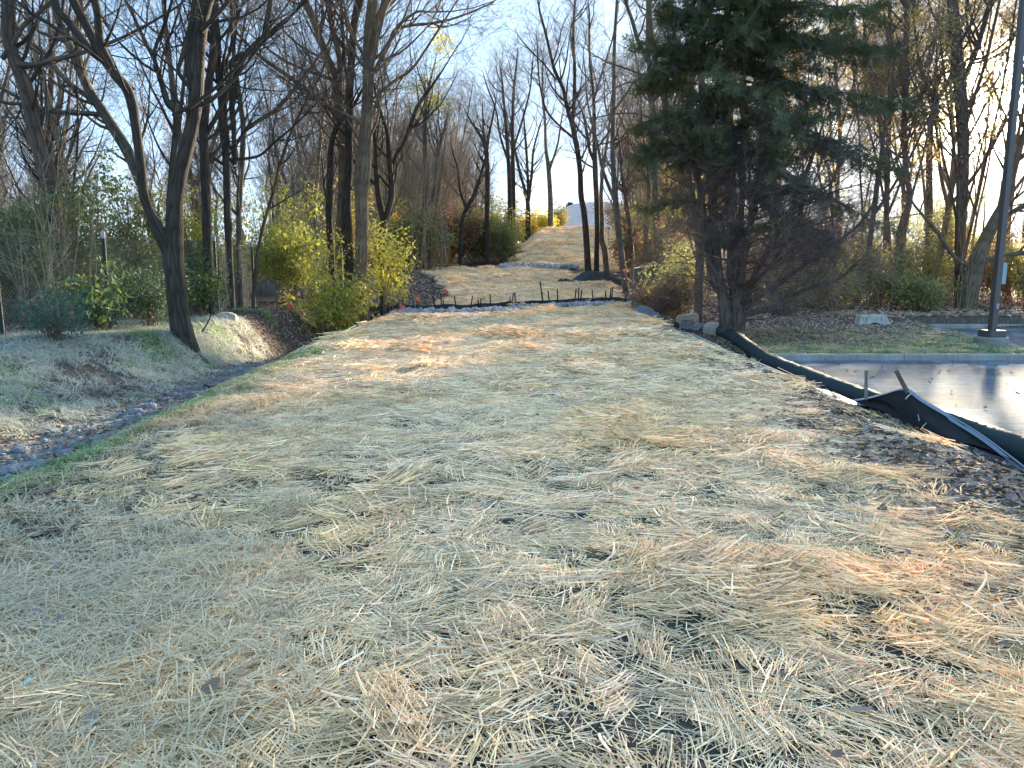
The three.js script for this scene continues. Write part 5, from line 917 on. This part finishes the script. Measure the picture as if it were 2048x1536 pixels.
{ // the piece of silt fence still standing
  const t = thing('silt_fence', 'sagging black silt fence held up by a leaning stake, at the car-park edge', 'silt fence', V(0, 0, 0));
  const top = [[1706, 801, 11.3], [1735, 796, 10.9], [1770, 787, 10.4], [1812, 778, 9.95], [1845, 800, 9.6], [1903, 834, 9.15], [1957, 867, 8.7], [2030, 921, 7.95], [2110, 985, 7.2], [2220, 1070, 6.4]].map(([u, v, D]) => atD(u, v, D)), bot = [[1706, 804, 11.2], [1738, 813, 10.75], [1775, 826, 10.3], [1812, 845, 9.8], [1845, 858, 9.45], [1903, 880, 8.95], [1960, 893, 8.6], [2030, 926, 7.9], [2110, 992, 7.15], [2220, 1082, 6.35]].map(([u, v, D]) => atD(u, v, D));
  const C = (a) => new THREE.CatmullRomCurve3(a), ct = C(top), cb = C(bot), rows = [], n = 90;
  for (let k = 0; k <= 10; k++) { const r = []; for (let i = 0; i <= n; i++) { const f = i / n, a = ct.getPoint(f), b = cb.getPoint(f), p = b.clone().lerp(a, k / 10), slack = Math.sin(k / 10 * 3.14); p.x += 0.07 * slack * (noise(i * 0.12 + k * 0.25, 2, 17) - 0.3); p.z += 0.05 * slack * (noise(i * 0.2 - k * 0.3, 5, 18) - 0.5); r.push(p); } rows.push(r); }
  mesh('fabric', sheet(rows, 4), blackCloth, t);
  const band = []; for (let k = 0; k <= 2; k++) { const r = []; for (let i = 0; i <= n; i++) { const f = i / n, a = ct.getPoint(f); a.x += (k - 1) * 0.03 + 0.01; a.y += k === 1 ? 0.012 : -0.012 - 0.02 * (f > 0.55 ? 1.5 : 0.4) * (k === 0 ? 1 : 0); r.push(a); } band.push(r); }
  mesh('hem', sheet(band, 4), M(0.20, 0.25, 0.30, { roughness: 0.5, side: THREE.DoubleSide }), t);
  const stake = (u0, v0, u1, v1, D, w, c) => { const a = atD(u0, v0, D), b = atD(u1, v1, D), g = new THREE.BoxGeometry(w, a.distanceTo(b), w * 0.8, 1, 4, 1), m = mesh('stake', g, M(...c, { map: rep(barkC, 0.2, 0.5), bumpMap: barkH, bumpScale: 0.003 }), t); m.position.lerpVectors(a, b, 0.5); m.quaternion.setFromUnitVectors(UPV, V().subVectors(a, b).normalize()); };
  stake(1733, 740, 1732, 800, 10.85, 0.038, [0.50, 0.46, 0.40]); stake(1792, 741, 1819, 792, 9.9, 0.045, [0.30, 0.25, 0.20]);
  for (const [u, v, a] of [[1811, 795, 0.6], [1838, 838, -0.2], [1842, 854, 0.5]]) { const p = atD(u, v, 9.5).add(V(-0.06, 0, 0.12)), mb = new MB(); mb.tube([p.clone(), p.clone().add(V(0.05 * Math.sin(a), 0.04, 0)), p.clone().add(V(0.12 * Math.sin(a), 0.09 * Math.cos(a), 0))], [0.006, 0.007, 0.004], 5); mesh('loose_thread', mb.geo(), M(0.55, 0.55, 0.55), t); }
}
{ // crumpled cloth by the gate, and a log
  const rows = [], c = atD(1285, 622, 24); for (let j = 0; j <= 14; j++) { const r = []; for (let i = 0; i <= 26; i++) { const x = c.x - 0.35 + i * 0.095, z = -(24.6 - j * 0.07 - i * 0.035); const e = Math.sin(j / 14 * 3.14) * Math.sin(Math.min(1, i / 4) * 1.57) * (1 - 0.5 * i / 26); r.push(V(x, G(x, z) + 0.02 + 0.38 * e * (0.35 + 0.9 * noise(i * 0.33, j * 0.42, 21)) * (i < 9 ? 1.1 : 0.7), z)); } rows.push(r); }
  tag(mesh('crumpled_cloth', sheet(rows, 2), M(0.14, 0.19, 0.22, { roughness: 0.55, side: THREE.DoubleSide, bumpMap: weaveH, bumpScale: 0.003 }), scene), 'crumpled blue-grey silt cloth heaped at the foot of the gate', 'silt cloth');
  const a = atD(1312, 628, 24.3), b = atD(1352, 648, 22.6); a.y = G(a.x, a.z) + 0.12; b.y = G(b.x, b.z) + 0.1;
  tag(mesh('log', new MB().tube([a, a.clone().lerp(b, 0.5).add(V(0.03, 0.04, 0)), b], [0.12, 0.13, 0.11], 12, { cap: true, ridge: 0.08, seed: 4 }).geo(), B.brown, scene), 'brown log lying behind the crumpled cloth, left of the concrete blocks', 'log');
  const s = [[5.5, 22.2], [5.68, 21.8], [5.8, 21.3]].map(([x, D]) => [x, D, G(x, -D) + 0.06, 1]);
  tag(mesh('silt_sock', sock(new MB(), s, 0.12, 145).geo(), M(0.035, 0.05, 0.075, { roughness: 0.7 }), scene), 'short torn piece of dark blue sock in front of the open concrete block', 'silt sock');
}
{ // dark pile of netting on the leaves
  const b = onY(1562, 642, G(9, -24)), t = thing('netting_pile', 'low dark pile of tangled netting on the leaves right of the evergreen', 'netting', V(b.x, G(b.x, b.z), b.z)), rng = R3(151), mb = new MB(), mound = [];
  for (let j = 0; j <= 8; j++) { const r = []; for (let i = 0; i <= 16; i++) { const a = i / 16 * 6.283, f = j / 8; r.push(V(Math.cos(a) * 0.42 * f, 0.2 * (1 - f * f) * (0.7 + 0.6 * noise(Math.cos(a) * 2 + 5, Math.sin(a) * 2 + f * 3, 23)) - 0.02, Math.sin(a) * 0.32 * f)); } mound.push(r); }
  mesh('heap', sheet(mound), M(0.035, 0.03, 0.03), t);
  for (let k = 0; k < 60; k++) { const a = rng() * 6.28, r = 0.4 * Math.sqrt(rng()), p = V(Math.cos(a) * r, 0.06 + 0.18 * rng() * (1 - r), Math.sin(a) * r * 0.75), q = p.clone().add(V((rng() - 0.5) * 0.4, (rng() - 0.3) * 0.1, (rng() - 0.5) * 0.3)); mb.tube([p, p.clone().lerp(q, 0.5).add(V(0, 0.06 * rng(), 0)), q], [0.008, 0.008, 0.006], 4); }
  mesh('strand', mb.geo(), M(0.06, 0.045, 0.045), t).userData.kind = 'stuff';
}

// ------------------------------------------------------------------ concrete blocks
const concrete = (r, g, b) => M(r, g, b, { map: blockC, bumpMap: soilH, bumpScale: 0.004, roughness: 0.85 });
{
  const ex = (shape, depth) => { const g = new THREE.ExtrudeGeometry(shape, { depth, bevelEnabled: true, bevelSize: 0.012, bevelThickness: 0.012, bevelSegments: 2, curveSegments: 14 }); g.translate(0, 0, -depth / 2); return g; };
  const put = (g, label, u, v, D, ry, rz, c, name = 'concrete_block', up = 0) => { const b = atD(u, v, D), m = mesh(name, g, concrete(...c), scene); m.position.set(b.x, G(b.x, -D) - 0.04 + up, -D); m.rotation.set(0, ry, rz); tag(m, label, 'concrete block'); return m; };
  const f = new THREE.Shape(); f.moveTo(-0.31, 0); f.lineTo(-0.30, 0.42); f.lineTo(-0.25, 0.49); f.lineTo(0.28, 0.55); f.lineTo(0.32, 0.50); f.lineTo(0.33, 0); f.lineTo(0.22, 0); f.lineTo(0.20, 0.40); f.lineTo(-0.17, 0.36); f.lineTo(-0.20, 0); f.closePath();
  put(ex(f, 0.2), 'pale open concrete block like a small arch, left of the evergreen', 1375, 643, 22.8, -0.18, 0.04, [0.9, 0.87, 0.76]);
  const s = new THREE.Shape(); s.moveTo(-0.24, 0); s.lineTo(-0.22, 0.26); s.lineTo(-0.10, 0.36); s.lineTo(0.12, 0.37); s.lineTo(0.23, 0.30); s.lineTo(0.25, 0); s.closePath();
  put(ex(s, 0.5), 'solid concrete block with a chamfered top, touching the evergreen trunk', 1432, 653, 21.6, 0.5, 0.02, [0.85, 0.80, 0.68]);
  const w = new THREE.Shape(); w.moveTo(-0.52, 0); w.lineTo(-0.48, 0.34); w.lineTo(0.36, 0.34); w.lineTo(0.60, 0); w.lineTo(0.30, 0); w.quadraticCurveTo(0.02, 0.24, -0.26, 0); w.closePath();
  for (const x of [-0.30, 0.20]) { const h = new THREE.Path(); h.moveTo(x, 0.14); h.lineTo(x + 0.045, 0.14); h.lineTo(x + 0.04, 0.29); h.lineTo(x + 0.005, 0.29); h.closePath(); w.holes.push(h); }
  put(ex(w, 0.24), 'overturned concrete wheel stop with an arched cut, on the grass by the far kerb', 1744, 650, 24.3, 0.12, 0, [0.9, 0.9, 0.84], 'wheel_stop');
  const back = new THREE.BoxGeometry(0.7, 0.3, 0.06); back.translate(-0.03, 0.16, -0.1); const last = scene.children[scene.children.length - 1]; mesh('core', back, concrete(0.2, 0.2, 0.2), last);  // closes the arch and slots; their shade is painted as darker concrete
}
// ------------------------------------------------------------------ lamp post
{
  const b = onY(1981, 693, -0.47), t = thing('lamp_post', 'square bronze lamp post on a round concrete footing by the kerb', 'lamp post', V(b.x, G(b.x, b.z), b.z)), bronze = M(0.115, 0.105, 0.10, { roughness: 0.5, metalness: 0.35 });
  const foot = new THREE.LatheGeometry([[0, -0.3], [0.385, -0.3], [0.385, 0.22], [0.37, 0.25], [0, 0.25]].map((q) => new THREE.Vector2(...q)), 40); mesh('footing', foot, concrete(0.50, 0.49, 0.46), t);
  const box = (name, w, h, d, x, y, z, m) => { const s = new THREE.Shape(), r = Math.min(w, d) * 0.08; s.moveTo(-w / 2 + r, -d / 2); s.lineTo(w / 2 - r, -d / 2); s.quadraticCurveTo(w / 2, -d / 2, w / 2, -d / 2 + r); s.lineTo(w / 2, d / 2 - r); s.quadraticCurveTo(w / 2, d / 2, w / 2 - r, d / 2); s.lineTo(-w / 2 + r, d / 2); s.quadraticCurveTo(-w / 2, d / 2, -w / 2, d / 2 - r); s.lineTo(-w / 2, -d / 2 + r); s.quadraticCurveTo(-w / 2, -d / 2, -w / 2 + r, -d / 2); const g = new THREE.ExtrudeGeometry(s, { depth: h - 0.01, bevelEnabled: true, bevelSize: 0.004, bevelThickness: 0.005, bevelSegments: 1 }); g.rotateX(-Math.PI / 2); g.translate(x, y, z); return mesh(name, g, m, t); };
  box('base_cover', 0.44, 0.17, 0.44, 0, 0.252, 0, bronze).rotation.y = 0.15;
  box('pole', 0.14, 8.2, 0.14, 0, 0.42, 0, bronze).rotation.y = 0.15;
  box('hand_hole_cover', 0.06, 0.13, 0.008, 0.03, 0.95, 0.082, M(0.35, 0.35, 0.36, { metalness: 0.4, roughness: 0.4 }));
  box('side_plate', 0.09, 0.52, 0.05, 0.135, 1.55, 0.03, M(0.30, 0.42, 0.48, { roughness: 0.5 }));
  box('arm', 0.5, 0.06, 0.06, 0.3, 8.35, 0, bronze); const head = box('lamp_head', 0.62, 0.16, 0.42, 0.75, 8.28, 0, bronze);
  const lens = new THREE.BoxGeometry(0.5, 0.02, 0.32); lens.translate(0.75, 8.265, 0); mesh('lens', lens, M(0.7, 0.7, 0.68, { roughness: 0.3 }), t);
}
// ------------------------------------------------------------------ branches, roots and single leaves
{
  const fallen = (name, label, pts, r, m, cat = 'branch') => { const P = pts.map(([u, v, y, D]) => { const p = D ? atD(u, v, D) : onY(u, v, y); p.y = D ? p.y : G(p.x, p.z) + r * 0.8; return { p, w: r }; }), [A, W] = smooth(P, 4); tag(mesh(name, new MB().tube(A, W.map((w, i) => w * (1 - 0.55 * i / W.length)), 7, { ridge: 0.08, cap: true }).geo(), m, scene), label, cat); };
  fallen('fallen_branch', 'thin dark branch lying on the pale bank right of the forked tree', [[405, 698, 0.2], [440, 702, 0.2], [475, 706, 0.15], [500, 712, 0.1]], 0.03, B.dark);
  fallen('fallen_branch', 'weathered stick lying across the stones in the ditch', [[95, 880, -0.35], [120, 888, -0.35], [150, 880, -0.35], [178, 873, -0.3]], 0.016, B.tan);
  fallen('bent_stick', 'thin dark stick rising in a curve beside the forked tree base', [[404, 664, 0, 14.6], [418, 640, 0, 14.6], [430, 600, 0, 14.7], [436, 560, 0, 14.8], [438, 500, 0, 14.9]], 0.014, B.dark, 'stick');
  fallen('root', 'pale curled root at the right foot of the forked tree', [[365, 668, 0.3], [378, 662, 0.35], [390, 660, 0.3], [396, 672, 0.25]], 0.05, B.pale, 'root');
  fallen('fallen_branch', 'dark branch lying on the lower left of the straw hill', [[1022, 508, 0, 46], [1045, 502, 0, 47.2], [1065, 500, 0, 48], [1088, 499, 0, 48.2]], 0.04, B.dark);
  fallen('fallen_log', 'flat weathered grey log at the lip of the ditch hole', [[592, 696, -0.02], [630, 684, -0.02], [668, 676, -0.02], [700, 672, -0.02]], 0.11, B.grey, 'log');
  fallen('leaning_pole', 'pale thin dead pole leaning at the left side of the second field', [[893, 527, 0, 37.5], [886, 470, 0, 37.8], [880, 430, 0, 38], [873, 405, 0, 38]], 0.05, B.pale, 'pole');
  fallen('leaning_pole', 'second pale dead pole, left of the thicker pale pole', [[876, 524, 0, 38], [874, 470, 0, 38.2], [872, 420, 0, 38.4]], 0.03, B.pale, 'pole');
  fallen('dry_stalk', 'small brown stalk standing in the straw near the long sock', [[1414, 712, 0, 15], [1416, 705, 0, 15], [1422, 700, 0, 15]], 0.02, B.brown, 'stalk');
  const leaves = [[1995, 1205, 0.045, [0.62, 0.16, 0.03], 'vivid orange leaf in the straw near the right edge'], [1930, 1178, 0.035, [0.30, 0.03, 0.04], 'dark red leaf above the vivid orange leaf at right'], [1852, 1220, 0.03, [0.16, 0.08, 0.17], 'small purple leaf left of the vivid orange leaf'], [1985, 1290, 0.04, [0.30, 0.12, 0.06], 'rust-brown leaf below the vivid orange leaf'], [1672, 1522, 0.05, [0.22, 0.12, 0.08], 'dark brown leaf at the bottom edge, right of centre'], [548, 1375, 0.04, [0.55, 0.30, 0.16], 'light orange leaf among the straw at lower left'], [420, 1385, 0.085, [0.26, 0.16, 0.09], 'large dark curled leaf at lower left'], [190, 1440, 0.085, [0.34, 0.24, 0.16], 'large grey-brown leaf at lower left, under a pale stalk'], [75, 1225, 0.06, [0.32, 0.26, 0.26], 'pinkish grey leaf near the left edge'], [112, 1130, 0.06, [0.30, 0.26, 0.24], 'pale grey leaf upright near the left edge'], [55, 1362, 0.03, [0.55, 0.72, 0.66], 'pale mint scrap of paper in the grass at lower left'], [120, 1240, 0.055, [0.20, 0.13, 0.12], 'brown leaf right of the pinkish grey leaf'], [1815, 1108, 0.04, [0.22, 0.17, 0.15], 'small dark leaf standing in the straw at right'], [480, 1355, 0.035, [0.50, 0.30, 0.17], 'small tan leaf left of the light orange leaf']];
  leaves.forEach(([u, v, s, c, label], i) => { const b = onY(u, v, 0.03), m = mesh(i === 10 ? 'paper_scrap' : 'leaf', litterGeos[i % 4], M(...c, { side: THREE.DoubleSide, roughness: 0.6 }), scene); m.scale.setScalar(s * 0.55); m.position.set(b.x, G(b.x, b.z) + 0.05, b.z); m.rotation.set(0.35 + 0.3 * hash2(i, 2), i * 1.7, 0.3 * (hash2(i, 3) - 0.5)); tag(m, label, i === 10 ? 'paper' : 'leaf'); });
}
scene.traverse((o) => { if (o.isMesh) o.castShadow = o.receiveShadow = true; });
renderer.render(scene, camera);
